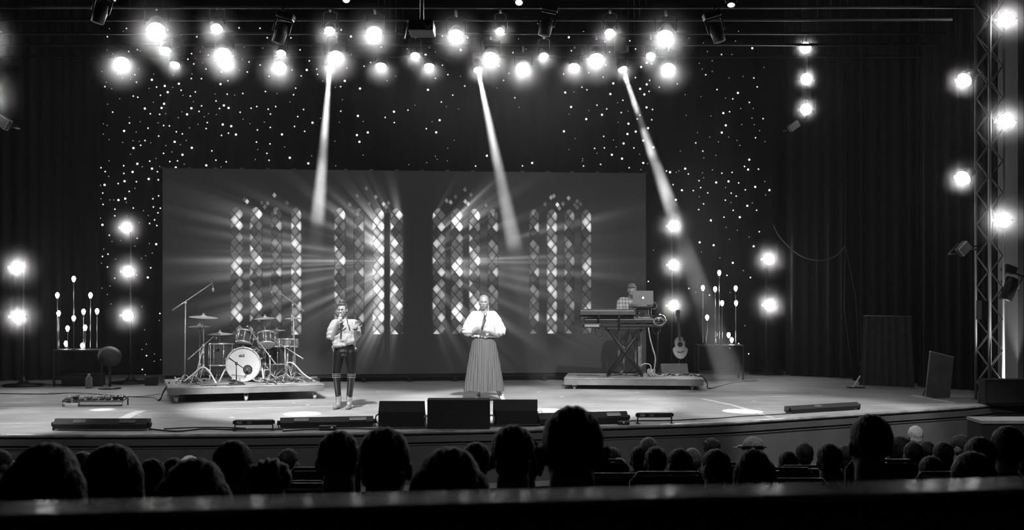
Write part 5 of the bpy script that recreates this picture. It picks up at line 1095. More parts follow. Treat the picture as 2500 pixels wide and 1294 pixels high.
# --- singer in the middle
def singer_middle():
    ft_ = onfloor(1181, 978); t = thing('person', 'woman in a white puff-sleeved blouse and long pleated skirt, microphone at her chest', 'person', (ft_.x, ft_.y, STAGE), (0, 0, .03))
    hc = (.0, -.02, 1.575); hs = .98; R = Euler((.03, .03, 0)).to_matrix()
    b = head_prims(hc, hs, R)
    b += [('c', (0, .01, 1.36), (0, .005, 1.50), .058, .054), ('c', (-.14, .02, 1.375), (.14, .02, 1.375), .05, .05), ('e', (0, .01, 1.24), (.15, .09, .17)), ('e', (0, .01, 1.08), (.12, .085, .13)), ('e', (0, .02, .95), (.14, .09, .12))]
    for s in (-1, 1): b += [('c', (s*.09, .02, .9), (s*.10, -.02, .49), .09, .058)]
    b += [('c', (-.10, -.02, .49), (-.085, .03, .08), .055, .034), ('c', (-.085, .03, .08), (-.09, -.10, .03), .034, .028), ('c', (.10, -.02, .49), (.27, .02, .08), .055, .034), ('c', (.27, .02, .08), (.31, -.10, .035), .034, .028)]
    eL = (-.235, -.02, 1.08); wL = (-.07, -.19, 1.165); eR = (.225, -.04, 1.055); wR = (.06, -.215, 1.125)
    b += [('c', (-.175, .01, 1.37), eL, .05, .042), ('c', eL, wL, .044, .027), ('c', (.175, .01, 1.37), eR, .05, .042), ('c', eR, wR, .044, .027)]
    b += hand_prims(wL, (.75, -.25, .35), (-.2, -.9, -.3), 1, 1.1, .95, .03)
    b += hand_prims(wR, (-.85, -.05, .28), (.1, -.95, .1), 1, .65, .95, .03)
    body = blob('body', b, .0058, SKIN, t, smooth=2)
    face_parts(t, body, hc, hs, R, .2, True, .30, .2)
    P = lambda x, y, z: Vector(hc)+R @ Vector((x, y, z))*hs
    blob('hair', [('e', P(0, .035, .046), (.081, .088, .083)), ('e', P(-.064, .035, .005), (.020, .05, .055)), ('e', P(.064, .035, .005), (.020, .05, .055)), ('e', P(.0, .09, -.04), (.055, .05, .08)), ('t', [P(.07, .04, -.03), P(.078, .03, -.10), P(.07, .02, -.16)], .016)], .006, HAIRB if False else mat('light_brown_hair', .27, .5, 0, .25, 60, .4), body, smooth=1)
    BL_ = mat('white_chiffon', .82, .7, 0, .04, 14, .2)
    p = [('e', (0, .0, 1.24), (.185, .125, .17)), ('c', (-.14, .015, 1.385), (.14, .015, 1.385), .06, .06), ('e', (0, -.01, 1.12), (.165, .12, .11)),
         ('c', (-.15, .01, 1.375), (-.20, .0, 1.28), .072, .09), ('c', (-.20, .0, 1.28), (-.245, -.02, 1.15), .09, .102), ('e', (-.25, -.03, 1.11), (.095, .10, .07)),
         ('c', (.15, .01, 1.375), (.20, .0, 1.28), .072, .09), ('c', (.20, .0, 1.28), (.25, -.02, 1.15), .09, .102), ('e', (.26, -.03, 1.11), (.095, .10, .07))]
    for k in range(18):
        a = 2*PI*k/18; p.append(('e', (.165*math.cos(a), .122*math.sin(a), 1.035+.006*(k % 2)), (.034, .03, .024)))
    top = blob('blouse', p, .007, BL_, t, smooth=1, fold=(.006, 70, 1.42, 1.1))
    # pleated skirt: one lathed surface with deep folds
    q = MB(); n = 140; rows = 16; vs = []
    for j in range(rows+1):
        u = j/rows; z = 1.035-u*.875; rx = .16+.155*u**.75; ry = .12+.12*u**.8; cx_ = .0+.0*u
        for k in range(n):
            a = 2*PI*k/n; f = 1+(.012+.045*u)*math.sin(26*a+.6*math.sin(3*a))+.02*u*math.sin(7*a+1)
            fold = -.10*u*math.exp(-((a-(1.5*PI+.22))/.07)**2)
            vs.append((cx_+rx*(f+fold)*math.cos(a), .01+ry*(f+fold)*math.sin(a), z+(.012*math.sin(5*a) if j == rows else 0)))
    fs = [(j*n+k, (j+1)*n+k, (j+1)*n+(k+1) % n, j*n+(k+1) % n) for j in range(rows) for k in range(n)]; fs.append(tuple(range(n)))
    q.add(vs, fs, True); q.build('skirt', stripes('pleated_skirt_cloth', .125, .09, 9, 'X', .75, .3), t)
    q = MB(); q.tube([(.164*math.cos(a), .005+.124*math.sin(a), 1.03) for a in np.linspace(0, 2*PI, 30)], .010, 6, closed=True); q.build('waistband', mat('dark_waistband', .06, .7), t)
    for (x, y, s) in ((-.088, .0, -1), (.285, -.01, 1)):
        blob('shoe', [('c', (x, y+.02, .07), (x, y+.02, .05), .04, .042), ('c', (x, y, .045), (x+s*.02, y-.13, .035), .042, .034), ('c', (x, y+.04, .03), (x+s*.02, y-.13, .02), .03, .03)], .006, mat('white_shoe', .8, .4), t, smooth=1)
    M = t.matrix_basis; a = M @ Vector((-.025, -.265, 1.165)); c = M @ Vector((.03, -.21, 1.42)); mic_handheld('black handheld microphone held low by the woman in white', a, c)
    return t
# --- keyboard player
def keyboard_player():
    D = 22.0; c = at(1541, 915, D); z0 = STAGE+KRZ; t = thing('person', 'man in a plaid short-sleeved shirt and pale jeans bent over the keyboards behind the laptop', 'person', (c.x, 21.98, z0), (0, 0, 0))
    hc = (0, -.10, 1.56); hs = 1.0; R = Euler((.42, .0, -.12)).to_matrix()
    b = head_prims(hc, hs, R)
    b += [('c', (-.02, .0, 1.37), (0, -.06, 1.49), .06, .055), ('c', (-.17, .02, 1.375), (.15, .02, 1.355), .055, .055), ('e', (-.02, .02, 1.22), (.18, .115, .2)), ('e', (-.02, .03, 1.05), (.155, .11, .14)), ('e', (-.02, .03, .93), (.16, .115, .11))]
    for s in (-1, 1): b += [('c', (s*.09-.02, .03, .88), (s*.15-.03, -.02, .48), .09, .06), ('c', (s*.15-.03, -.02, .48), (s*.16-.03, .04, .08), .058, .038), ('c', (s*.16-.03, .04, .08), (s*.18-.03, -.10, .03), .036, .03)]
    eL = (-.24, -.08, 1.06); wL = (-.16, -.26, .985); eR = (.29, -.08, 1.08); wR = (.17, -.27, .985)
    b += [('c', (-.2, .01, 1.35), eL, .052, .042), ('c', eL, wL, .042, .028), ('c', (.19, .01, 1.34), eR, .052, .042), ('c', eR, wR, .042, .028)]
    b += hand_prims(wL, (.2, -.8, -.1), (0, 0, 1), 1, .5, 1.0) + hand_prims(wR, (-.5, -.7, -.08), (0, 0, 1), -1, .5, 1.0)
    body = blob('body', b, .0065, SKIN, t, smooth=2); face_parts(t, body, hc, hs, R, .2, True, .3, .12)
    P = lambda x, y, z: Vector(hc)+R @ Vector((x, y, z))*hs
    blob('hair', [('e', P(0, .035, .05), (.081, .09, .08)), ('e', P(0, -.045, .10), (.055, .04, .022)), ('e', P(-.06, .03, .02), (.024, .05, .045)), ('e', P(.06, .03, .02), (.024, .05, .045))], .007, HAIRM, body, smooth=1)
    PL = mat('plaid_cotton', .45, .7); nt = PL.node_tree; bs = nt.nodes['Principled BSDF']; tc = nt.nodes.new('ShaderNodeTexCoord'); prev = None
    for ax, sc_ in (('X', 5.5), ('Z', 4.5)):
        wv = nt.nodes.new('ShaderNodeTexWave'); wv.bands_direction = ax; wv.inputs['Scale'].default_value = sc_; nt.links.new(tc.outputs['Object'], wv.inputs['Vector'])
        if prev:
            mx = nt.nodes.new('ShaderNodeMath'); mx.operation = 'ADD'; nt.links.new(prev, mx.inputs[0]); nt.links.new(wv.outputs['Fac'], mx.inputs[1]); prev = mx.outputs[0]
        else: prev = wv.outputs['Fac']
    rg = nt.nodes.new('ShaderNodeMapRange'); rg.inputs['From Max'].default_value = 2; rg.inputs['To Min'].default_value = .13; rg.inputs['To Max'].default_value = .6
    nt.links.new(prev, rg.inputs['Value']); nt.links.new(rg.outputs[0], bs.inputs['Base Color'])
    blob('shirt', [('e', (-.02, .01, 1.22), (.195, .135, .2)), ('c', (-.17, .02, 1.375), (.15, .02, 1.355), .064, .064), ('e', (-.02, .03, 1.03), (.175, .125, .13)), ('c', (-.2, .01, 1.35), (-.235, -.05, 1.16), .068, .066), ('c', (.19, .01, 1.34), (.265, -.05, 1.17), .068, .066), ('e', (-.02, .0, 1.42), (.075, .06, .02))], .008, PL, t, smooth=2, fold=(.005, 40, 1.35, 1.0))
    JN = mat('pale_denim', .28, .8, 0, .2, 12, .2); p = [('e', (-.02, .03, .93), (.17, .122, .10))]
    for s in (-1, 1): p += [('c', (s*.09-.02, .03, .86), (s*.15-.03, -.02, .48), .10, .075), ('c', (s*.15-.03, -.02, .48), (s*.16-.03, .04, .09), .075, .062)]
    p.append(('e', (-.02, .02, .85), (.08, .09, .07))); blob('jeans', p, .008, JN, t, smooth=2, fold=(.004, 50, .9, .2))
    for s in (-1, 1): x = s*.16-.03; blob('shoe', [('c', (x, .04, .07), (x, .05, .05), .045, .045), ('c', (x, .03, .045), (x+s*.02, -.12, .035), .045, .038)], .008, mat('dark_shoe', .10, .5), t, smooth=1)
    return t
singer_left(); singer_middle(); keyboard_player()
# ------------------------------------------------------------------ audience
HB = mat('black_hair', .008, .6, 0, .5, 60, .5, spec=.3); HBR = mat('brown_hair', .035, .6, 0, .4, 50, .5, spec=.3); HG = mat('grey_hair', .35, .7, 0, .35, 40, .5); HW = mat('white_hair', .8, .7, 0, .2, 40, .5); HF = mat('blond_hair', .2, .6, 0, .3, 50, .5)
ASKIN = mat('audience_skin', .22, .6, 0, .1, 10)
CL = [mat('dark_cloth_%d' % i, c, .9, 0, .25, 20, .3, spec=.2) for i, c in enumerate((.012, .02, .03, .05))]; CLW = mat('white_shirt_cloth', .6, .8, 0, .1, 12)
def hair_prims(kind, r):
    # head centred at the origin, facing +Y (towards the stage); kind names the cut
    if kind == 'short': return [('e', (0, -.022, .045), (.079, .098, .084)), ('e', (0, -.05, .0), (.066, .06, .065))]
    if kind == 'crop': return [('e', (0, -.02, .036), (.078, .095, .088))]
    if kind == 'curly':
        p = [('e', (0, -.022, .035), (.097, .108, .097)), ('e', (0, -.05, -.03), (.08, .07, .07))]
        for k in range(0):
            a, b = r.uniform(0, 2*PI), r.uniform(-.5, 1.4); rr = .092; p.append(('e', (rr*math.cos(a)*math.cos(b), -.025+rr*1.05*math.sin(a)*math.cos(b)-.01, .03+rr*math.sin(b)), (.02, .02, .02)))
        return p
    if kind == 'long': return [('e', (0, -.02, .035), (.090, .10, .09)), ('c', (-.03, -.045, 0), (-.07, -.06, -.22), .085, .065), ('c', (.03, -.045, 0), (.07, -.06, -.22), .085, .065), ('c', (0, -.06, 0), (0, -.085, -.26), .08, .07), ('c', (-.07, -.06, -.22), (-.075, -.05, -.32), .06, .03), ('c', (.07, -.06, -.22), (.075, -.05, -.32), .06, .03)]
    if kind == 'bob': return [('e', (0, -.02, .035), (.096, .104, .092)), ('c', (-.045, -.03, .02), (-.062, -.03, -.10), .066, .054), ('c', (.045, -.03, .02), (.062, -.03, -.10), .066, .054), ('c', (0, -.06, 0), (0, -.07, -.11), .075, .06)]
    if kind == 'cap': return [('e', (0, -.018, .05), (.085, .10, .08)), ('e', (0, .10, .04), (.05, .045, .009))]
    return []
def seated(key, hairkind, hm, cloth, seed, vox=.010, wide=1., turn=0., tilt=0., standing=False, skin=None):
    r = random.Random(seed); t = bpy.data.objects.new('person', None); COL.objects.link(t); t.empty_display_size = .1
    H = 1.155                                   # head centre height of the seated figure
    Rh = Euler((0, tilt, PI+turn)).to_matrix(); hc = Vector((0, .02, H))
    b = head_prims(hc, 1.0, Rh)
    b += [('c', (0, 0, .98), (0, .012, 1.09), .062, .058), ('c', (-.155*wide, 0, .93), (.155*wide, 0, .93), .065, .065), ('e', (0, 0, .80), (.18*wide, .12, .18)), ('e', (0, .01, .6), (.16*wide, .125, .16)), ('e', (0, .02, .50), (.18, .14, .10))]
    for s in (-1, 1):
        b += [('c', (s*.19*wide, 0, .91), (s*.235*wide, .05, .66), .055, .045), ('c', (s*.235*wide, .05, .66), (s*.13, .25, .60), .042, .03), ('c', (s*.13, .25, .60), (s*.10, .33, .585), .034, .026),
              ('c', (s*.10, .05, .50), (s*.13, .42, .50), .085, .065), ('c', (s*.13, .42, .48), (s*.13, .46, .08), .055, .04), ('c', (s*.13, .46, .05), (s*.14, .58, .035), .04, .035)]
        b += hand_prims((s*.10, .33, .585), (-s*.3, .9, -.2), (0, 0, 1), s, .5, 1.0) if vox < .008 else []
    body = blob('body', b, vox, skin or ASKIN, t, smooth=2)
    c = [('c', (-.155*wide, 0, .93), (.155*wide, 0, .93), .078, .078), ('e', (0, 0, .80), (.197*wide, .14, .19)), ('e', (0, .01, .6), (.178*wide, .145, .17)), ('c', (0, -.01, .99), (0, -.005, 1.01), .074, .070)]
    for s in (-1, 1): c += [('c', (s*.19*wide, 0, .91), (s*.235*wide, .05, .66), .068, .058), ('c', (s*.235*wide, .05, .66), (s*.15, .22, .605), .056, .042)]
    blob('shirt', c, vox*1.1, cloth, t, smooth=3)
    if hairkind:
        M = Matrix.Translation(hc) @ Euler((0, tilt, turn)).to_matrix().to_4x4()
        h = blob('cap' if hairkind == 'cap' else 'hair', hair_prims(hairkind, r), vox*.8, hm, body, M=M, smooth=1, fold=(.006 if hairkind == 'curly' else .0016, 150 if hairkind == 'curly' else 190, 2., 0.))
    return t
PROTO = {}
def viewer(px, top, wpx, hairkind, hm, label, cloth=0, real=.168, group='people in the audience', wide=1., turn=0., tilt=0., own=False, D=None):
    D = D or F*real/wpx; topz = CAMZ-(top-HY)*D/F; fz = rake(D)
    x = (px-CX)*D/F; key = (hairkind, hm.name, cloth, round(wide, 1), round(turn, 1))
    cm = cloth if not isinstance(cloth, int) else CL[cloth]
    if own or key not in PROTO:
        t = seated(key, hairkind, hm, cm, int(px), vox=.0075 if D < 4.6 else .011, wide=wide, turn=turn, tilt=tilt)
        if not own: PROTO[key] = t
    else: t = dup(PROTO[key])
    t['label'] = label; t['category'] = 'person'; t['group'] = group
    htop = 1.155+(.128 if hairkind in ('short', 'bob', 'long', 'crop', 'curly') else .13 if hairkind == 'cap' else .115)
    s = (topz-fz)/htop; 
    t.location = (x, D, fz); t.scale = (1, 1, 1)
    if s < .94 or s > 1.10: t.location.z = topz-htop*max(.94, min(1.1, s)); s = max(.94, min(1.1, s))
    t.scale = (min(1.04, s), min(1.04, s), s); AUD.append((t, D)); return t
AUD = []
NEAR = 'large dark heads just beyond the railing'
viewer(112, 1078, 178, 'long', HB, 'person with wide dark shoulder-length hair, leftmost big head above the railing', 0, .19, NEAR, own=True, wide=1.05)
viewer(273, 1083, 138, 'bob', HB, 'person with a tall rounded dark head, second big head from the left', 0, .19, NEAR, own=True)
viewer(475, 1115, 172, 'long', HB, 'person with long dark hair, third big head from the left, lower than the others', 1, .19, NEAR, own=True)
viewer(572, 1075, 92, 'short', HB, 'short-haired person with a lit right ear, just right of the low long-haired head', 1, .166, NEAR, own=True, turn=-.35)
viewer(660, 1121, 104, 'curly', HB, 'person with dark curly hair left of the central pair of tall heads', 0, .19, NEAR, own=True)
viewer(826, 1048, 112, 'crop', HB, 'short-haired person with a thick neck, left of the central pair of tall heads', 0, .168, NEAR, own=True, wide=1.1)
viewer(937, 1043, 140, 'short', HBR, 'person with a tall oval head and flattened dark hair, under the left monitor', 0, .168, NEAR, own=True)
viewer(1098, 1088, 172, 'long', HBR, 'person with long straight hair parted in the middle, under the biggest monitor', 0, .19, NEAR, own=True)
viewer(1162, 1079, 74, 'short', HB, 'person half hidden behind the centre-parted long hair', 1, .168, NEAR, own=False)
viewer(1252, 1037, 112, 'short', HB, 'person with thick dark hair rising behind a capped head beside the big-eared man', 0, .168, NEAR, own=True)
viewer(1272, 1062, 108, 'cap', CL[1], 'person in a dark cap left of the big-eared man', 0, .172, NEAR, own=True)
k_ = viewer(1397, 986, 152, 'crop', HB, 'big-eared man with cropped hair, the tallest head in the middle', 0, .160, NEAR, own=True, wide=1.15)
viewer(2127, 1008, 99, 'crop', HB, 'bald broad-shouldered man, tallest head at the right', 1, .158, NEAR, own=True, wide=1.35)
MIDG = 'smaller heads farther down the hall'
for (px, top, w_, hk, hm, cl, lab, kw) in [
    (365, 1120, 62, 'short', HB, 1, 'person turned in profile between the second and third big heads', dict(turn=.9)),
    (205, 1103, 58, 'short', HG, 0, 'grey-haired person in profile between the two leftmost big heads', dict(turn=-.7)),
    (2, 1098, 52, 'short', HBR, 2, 'person cut by the left frame edge', dict(turn=-.8)),
    (424, 1117, 58, 'short', HB, 1, 'dark head half hidden behind the third big head from the left', {}),
    (462, 1112, 44, 'cap', CLW, 0, 'person in a white cap showing above the third big head', {}),
    (706, 1095, 48, 'short', HB, CLW, 'dark-haired person in a white collar left of the empty seats', dict(turn=-.4)),
    (1497, 1092, 44, 'short', HBR, 2, 'person with a lit cheek just right of the big-eared man', dict(turn=-.5)),
    (1511, 1118, 50, 'short', HG, 1, 'grey-haired person low to the right of the big-eared man', {}),
    (1480, 1128, 48, 'curly', HF, 1, 'person with curly light-edged hair at the shoulder of the big-eared man', {}),
    (1583, 1067, 46, 'short', HG, 1, 'grey-haired person farthest forward in the right centre', {}),
    (1560, 1090, 46, 'short', HB, 1, 'dark head in front of the grey-haired person, right centre', {}),
    (1601, 1090, 56, 'short', HB, 0, 'round dark head, second of the row right of the big-eared man', {}),
    (1657, 1095, 58, 'short', HB, 0, 'round dark head, third of the row right of the big-eared man', dict(turn=.5)),
    (1690, 1092, 46, 'crop', HG, 1, 'grey-haired head peeping between two dark heads in the right centre', {}),
    (1737, 1070, 42, 'curly', HB, 1, 'person with tousled dark hair against the stage front', {}),
    (1745, 1096, 66, 'short', HB, 0, 'round dark head left of the woman with glasses on her hair', dict(turn=.5)),
    (1836, 1066, 44, 'cap', HG, 2, 'person in a light brimmed hat against the stage front', dict(turn=.9)),
    (1925, 1100, 50, 'short', HBR, 2, 'person with softly lit shoulders in the row of empty seats', {}),
    (1964, 1080, 44, 'short', HB, 1, 'person with short hair left of the broad-shouldered man, farther away', {}),
    (2025, 1082, 62, 'short', HB, 0, 'round dark head just left of the broad-shouldered man', {}),
    (2068, 1086, 46, 'short', HBR, 2, 'person partly hidden behind the broad-shouldered man on the left', dict(turn=-.6)),
    (2196, 1063, 50, 'bob', HB, 1, 'dark bobbed head right of the broad-shouldered man', {}),
    (2235, 1039, 37, 'short', HW, 1, 'person with brilliant white hair near the stage front', {}),
    (2230, 1078, 48, 'short', HB, 1, 'dark head in front of the white-haired person', {}),
    (2262, 1076, 42, 'short', HB, 0, 'small dark head right of the white-haired person', {}),
    (2303, 1078, 50, 'short', HBR, 1, 'dark head second right of the white-haired person', {}),
    (2342, 1062, 42, 'short', HBR, 2, 'person with a lit face turned left near the right edge', dict(turn=.9)),
    (2274, 1113, 64, 'short', HB, 0, 'round dark head lowest among the right-hand group', {}),
    (2393, 1066, 76, 'short', HB, 0, 'large dark head left of the rightmost tall one', {}),
    (2458, 1040, 74, 'short', HB, 0, 'tallest head near the right frame edge with a lit rim', dict(turn=.3)),
    (2375, 1101, 96, 'bob', HB, 0, 'wide dark head low in front of the rightmost group', {}),
    (2508, 1078, 66, 'short', HBR, 1, 'head cut by the right frame edge with a lit side', {}),
    (2443, 1140, 60, 'short', HB, 1, 'low dark head by the right frame edge just over the railing', {})]:
    viewer(px, top, w_, hk, hm, lab, cl, .19 if hk in ('bob', 'curly') else .168, MIDG, **kw)
gw = viewer(1840, 1093, 84, 'long', HB, 'woman with long dark hair and shiny glasses pushed up on her head', 0, .19, MIDG, own=True)
gt = thing('sunglasses', 'shiny glasses pushed up on the long dark hair of a seated woman', 'glasses', gw.location+Vector((0, 0, 0)), (0, 0, 0))
hz_ = at(1838, 1093, gw.location.y-.075); gt.location = hz_
for s in (-1, 1):
    q = MB(); q.ell((s*.036, .0, 0), (.031, .012, .012), (.6, 0, 0), 14, 8); q.build('lens', mat('white_lens_glint', .9, .5), gt)  # white base colour stands in for stage light reflected in the lenses
q = MB(); q.tube([(-.09, .08, -.01), (-.075, .02, 0), (-.036, -.004, .006), (.036, -.004, .006), (.075, .02, 0), (.09, .08, -.01)], .004, 6); q.build('frame', CHROME, gt)
# the broad-shouldered man's ears and the middle man's ears stand out
for o_, w_ in ((k_, .022),):
    bd = [c for c in o_.children if c.name.startswith('body')][0]
    for s in (-1, 1): blob('ear', [('e', (s*.081, .02, 1.145), (.011, .020, .034), (0, s*.25, 0)), ('e', (s*.086, .012, 1.152), (.008, .014, .024), (0, s*.3, 0))], .004, ASKIN, bd, smooth=1)
# theatre seats
SEATM = mat('seat_upholstery', .025, .9, 0, .2, 30, .3); SEATT = mat('seat_edge_metal', .13, .4, .5)
def make_seat():
    t = thing('theatre_seat', 'dark theatre seat with a bright metal edge along its back', 'seat', (0, 0, 0), (0, 0, 0), 'theatre seats')
    q = MB(); q.box((0, -.06, .66), (.50, .06, .56), (-.12, 0, 0), bev=.03); q.build('backrest', SEATM, t)
    q = MB(); q.box((0, .18, .42), (.48, .44, .09), bev=.03); q.build('seat', SEATM, t)
    q = MB(); q.tube([(-.255, -.04, .5), (-.25, -.025, .90), (-.20, -.02, .955), (.20, -.02, .955), (.25, -.025, .90), (.255, -.04, .5)], .012, 8); q.build('edge_trim', SEATT, t)
    for s in (-1, 1):
        q = MB(); q.box((s*.28, .16, .62), (.05, .38, .03), bev=.01); q.build('armrest', SEATM, t); q = MB(); q.box((s*.28, .08, .31), (.03, .22, .60)); q.build('leg', BLACK, t)
    return t
st0 = None
SEATS = [(752, 1178, 6.0, 'empty seat under the dark-haired person in the white collar'), (700, 1172, 6.7, 'seat behind the dark-haired person in the white collar'), (790, 1140, 8.2, 'seat beyond the short thick-necked man'), (1518, 1154, 8.3, 'seat with a bright edge right of the big-eared man'), (1455, 1120, 9.3, 'seat rim hidden mostly by the big-eared man'),
         (1905, 1140, 9.0, 'empty seat just right of the long-haired woman with glasses'), (1976, 1135, 9.2, 'empty seat between two small heads left of the broad-shouldered man'), (1925, 1166, 7.2, 'nearer empty seat below the softly lit person'), (1785, 1128, 9.0, 'seat edge showing left of the long-haired woman with glasses'), (1632, 1150, 7.8, 'seat edge between the second and third round dark heads'), (2150, 1120, 8.4, 'seat hidden behind the broad-shouldered man'), (2330, 1150, 7.0, 'seat among the right-hand group of heads')]
for (px, ty, D, lab) in SEATS:
    if st0 is None: s_ = st0 = make_seat()
    else: s_ = dup(st0)
    z = CAMZ-(ty-HY)*D/F-.965; p = at(px, 700, D); s_.location = (p.x, D, z); s_['label'] = 'theatre seat: '+lab if False else lab
# seat under every viewer who is near enough to need one
for i, (t_, D) in enumerate(AUD):
    s_ = dup(st0); s_.location = (t_.location.x, D-.10, t_.location.z-.02*0); s_.scale = (.96, .9, .66); s_['label'] = 'seat of the '+t_['label'].replace('person', 'viewer', 1) if False else ' '.join(('seat of the '+t_['label'].replace(',', '')).split()[:15])
    s_['group'] = 'occupied theatre seats'
# ------------------------------------------------------------------ balcony railing close to the camera
RW = mat('polished_dark_rail', .06, .34, .0, .2, 30, coat=.35)
rt = thing('balcony_railing', 'dark polished railing crossing the whole foreground', 'railing', (0, .6, CAMZ-.1059))
a = Vector((-2.2, .6-.0744*2.2*1.95/1.0, 0)); 
pL = at(0, 1240, .570); pR = at(2500, 1178, .645); dv = (pR-pL); dv.z = 0; u = dv.normalized(); o = Vector((0, .6, CAMZ-.1059))
c0 = Vector((pL.x, pL.y, CAMZ-.1059))-u*1.6; c1 = Vector((pR.x, pR.y, CAMZ-.1059))+u*1.6
q = MB(); RR = .024; q.tube([c0-o-Vector((0, 0, RR)), c1-o-Vector((0, 0, RR))], RR, 48); q.build('handrail', RW, rt)
q = MB(); L = (c1-c0).length; ang = math.atan2(u.y, u.x); mid = (c0+c1)/2-o
M_ = Matrix.Translation(mid) @ Matrix.Rotation(ang, 4, 'Z'); h = CAMZ-.1059-2*RR+.004-rake(.6); q.box((0, .0, -2*RR+.004-h/2), (L, .036, h), M=M_); q.build('panel', mat('railing_panel', .012, .7), rt)
# ------------------------------------------------------------------ haze
def volume_mat(name, dens, noise=None, ani=.3):
    m = bpy.data.materials.new(name); m.use_nodes = True; nt = m.node_tree; nt.nodes.clear()
    out = nt.nodes.new('ShaderNodeOutputMaterial'); v = nt.nodes.new('ShaderNodeVolumeScatter'); v.inputs['Anisotropy'].default_value = ani
    v.inputs['Density'].default_value = dens; nt.links.new(v.outputs[0], out.inputs['Volume'])
    if noise:
        tc = nt.nodes.new('ShaderNodeTexCoord'); mp = nt.nodes.new('ShaderNodeMapping'); mp.inputs['Scale'].default_value = noise[1]; mp.inputs['Location'].default_value = noise[4] if len(noise) > 4 else (0, 0, 0)
        n = nt.nodes.new('ShaderNodeTexNoise'); n.inputs['Scale'].default_value = noise[0]; n.inputs['Detail'].default_value = 3
        nt.links.new(tc.outputs['Object'], mp.inputs['Vector']); nt.links.new(mp.outputs[0], n.inputs['Vector'])
        r = nt.nodes.new('ShaderNodeMapRange'); r.inputs['From Min'].default_value = noise[2]; r.inputs['From Max'].default_value = noise[3]
        r.inputs['To Max'].default_value = dens
        nt.links.new(n.outputs['Fac'], r.inputs['Value'])
        # fade towards both ends along local Z and towards the rim
        s = nt.nodes.new('ShaderNodeSeparateXYZ'); nt.links.new(tc.outputs['Generated'], s.inputs[0])
        def fade(sock, a, b):
            f = nt.nodes.new('ShaderNodeMapRange'); f.interpolation_type = 'SMOOTHSTEP'; f.inputs['From Min'].default_value = a; f.inputs['From Max'].default_value = b
            nt.links.new(sock, f.inputs['Value']); return f.outputs[0]
        def mul(a, b):
            k = nt.nodes.new('ShaderNodeMath'); k.operation = 'MULTIPLY'; nt.links.new(a, k.inputs[0]); nt.links.new(b, k.inputs[1]); return k.outputs[0]
        o = mul(r.outputs[0], fade(s.outputs[2], 0, .14)); o = mul(o, fade(s.outputs[2], 1, .93))
        nt.links.new(o, v.inputs['Density'])
    return m
q = MB(); q.box((0, 20.4, STAGE+3.95), (21, 8.6, 7.8)); hz = q.build('stage_haze', volume_mat('thin_haze', .0032))
tag(hz, 'thin haze hanging over the whole stage', 'haze', kind='stuff')
def beam_cloud(name, i, s0, s1, dens, noise, label, ex=.03):
    p, T = BL[i]; a = p.lerp(T, s0); c = p.lerp(T, s1); d = c-a; L0 = (T-p).length
    q = MB(); q.cyl((0, 0, 0), (0, 0, d.length), ex+.043*s0*L0, ex+.043*s1*L0, n=16)
    o = q.build(name, volume_mat(name+'_%d' % i, dens, noise)); o.location = a; o.rotation_euler = d.to_track_quat('Z', 'Y').to_euler()
    tag(o, label, 'haze', kind='stuff'); return o
beam_cloud('smoke_wisp', 0, .01, .50, .055, (1.1, (1.6, 1.6, .8), .30, .55), 'drifting smoke in the left shaft of light')
beam_cloud('smoke_wisp', 1, .01, .57, .042, (1.1, (2.2, 2.2, .6), .20, .6), 'drifting smoke in the middle shaft of light')
beam_cloud('smoke_wisp', 2, .01, .50, .065, (1.6, (1.6, 1.6, .9), .42, .60), 'broken smoke in the right shaft of light')
beam_cloud('smoke_wisp', 2, .52, .95, .022, (1.0, (1.6, 1.6, 1.), .30, .6), 'faint low smoke in the right shaft of light', .12)
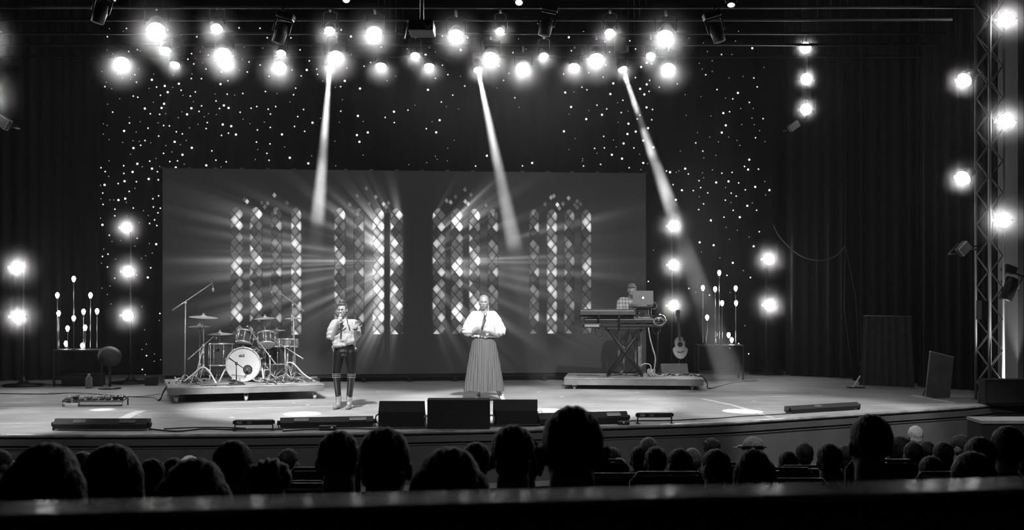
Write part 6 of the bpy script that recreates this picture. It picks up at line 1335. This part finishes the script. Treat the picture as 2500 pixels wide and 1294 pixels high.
# dense haze balls added round each burning lamp to imitate lens bloom
def halo_mat(dens):
    m = bpy.data.materials.new('bloom_haze'); m.use_nodes = True; nt = m.node_tree; nt.nodes.clear()
    out = nt.nodes.new('ShaderNodeOutputMaterial'); v = nt.nodes.new('ShaderNodeVolumeScatter'); v.inputs['Anisotropy'].default_value = .2
    nt.links.new(v.outputs[0], out.inputs['Volume']); tc = nt.nodes.new('ShaderNodeTexCoord')
    ln = nt.nodes.new('ShaderNodeVectorMath'); ln.operation = 'LENGTH'; nt.links.new(tc.outputs['Object'], ln.inputs[0])
    r = nt.nodes.new('ShaderNodeMapRange'); r.inputs['From Min'].default_value = 1.; r.inputs['From Max'].default_value = .0; r.inputs['To Max'].default_value = 1.
    nt.links.new(ln.outputs['Value'], r.inputs['Value'])
    pw = nt.nodes.new('ShaderNodeMath'); pw.operation = 'POWER'; pw.inputs[1].default_value = 1.6; nt.links.new(r.outputs[0], pw.inputs[0])
    ml = nt.nodes.new('ShaderNodeMath'); ml.operation = 'MULTIPLY'; ml.inputs[1].default_value = dens; nt.links.new(pw.outputs[0], ml.inputs[0])
    nt.links.new(ml.outputs[0], v.inputs['Density']); return m
HM = halo_mat(1.0); hme = None; HB1 = halo_mat(.055)
bpy.context.view_layer.update()
for (t, r, g) in LAMPS:
    if g is DIM: continue
    if hme is None:
        q = MB(); q.ell((0, 0, 0), 1., nu=20, nv=12); o = q.build('bloom_haze', HM); hme = o.data
    else: o = bpy.data.objects.new('bloom_haze', hme); COL.objects.link(o)
    R = min(.6, r*(3.2 if 'tilted' in t['label'] or 'hanging' in t['label'] else 4.6)); o.location = t.location; o.scale = (R, R, R)
    tag(o, 'added haze ball imitating lens bloom round a burning stage lamp', 'haze', 'added bloom haze round the lamps', 'stuff')
for (px, py, D, R, l) in ((1230, 260, 20.6, (3.2, 2.0, 2.2), 'pale haze bank hanging under the lamps in the middle'), (1690, 560, 21.0, (1.5, 1.3, 2.6), 'pale haze bank around the right shaft of light')):
    q = MB(); q.ell((0, 0, 0), 1., nu=24, nv=14); o = q.build('haze_bank', HB1); o.location = at(px, py, D); o.scale = R; tag(o, l, 'haze', kind='stuff')
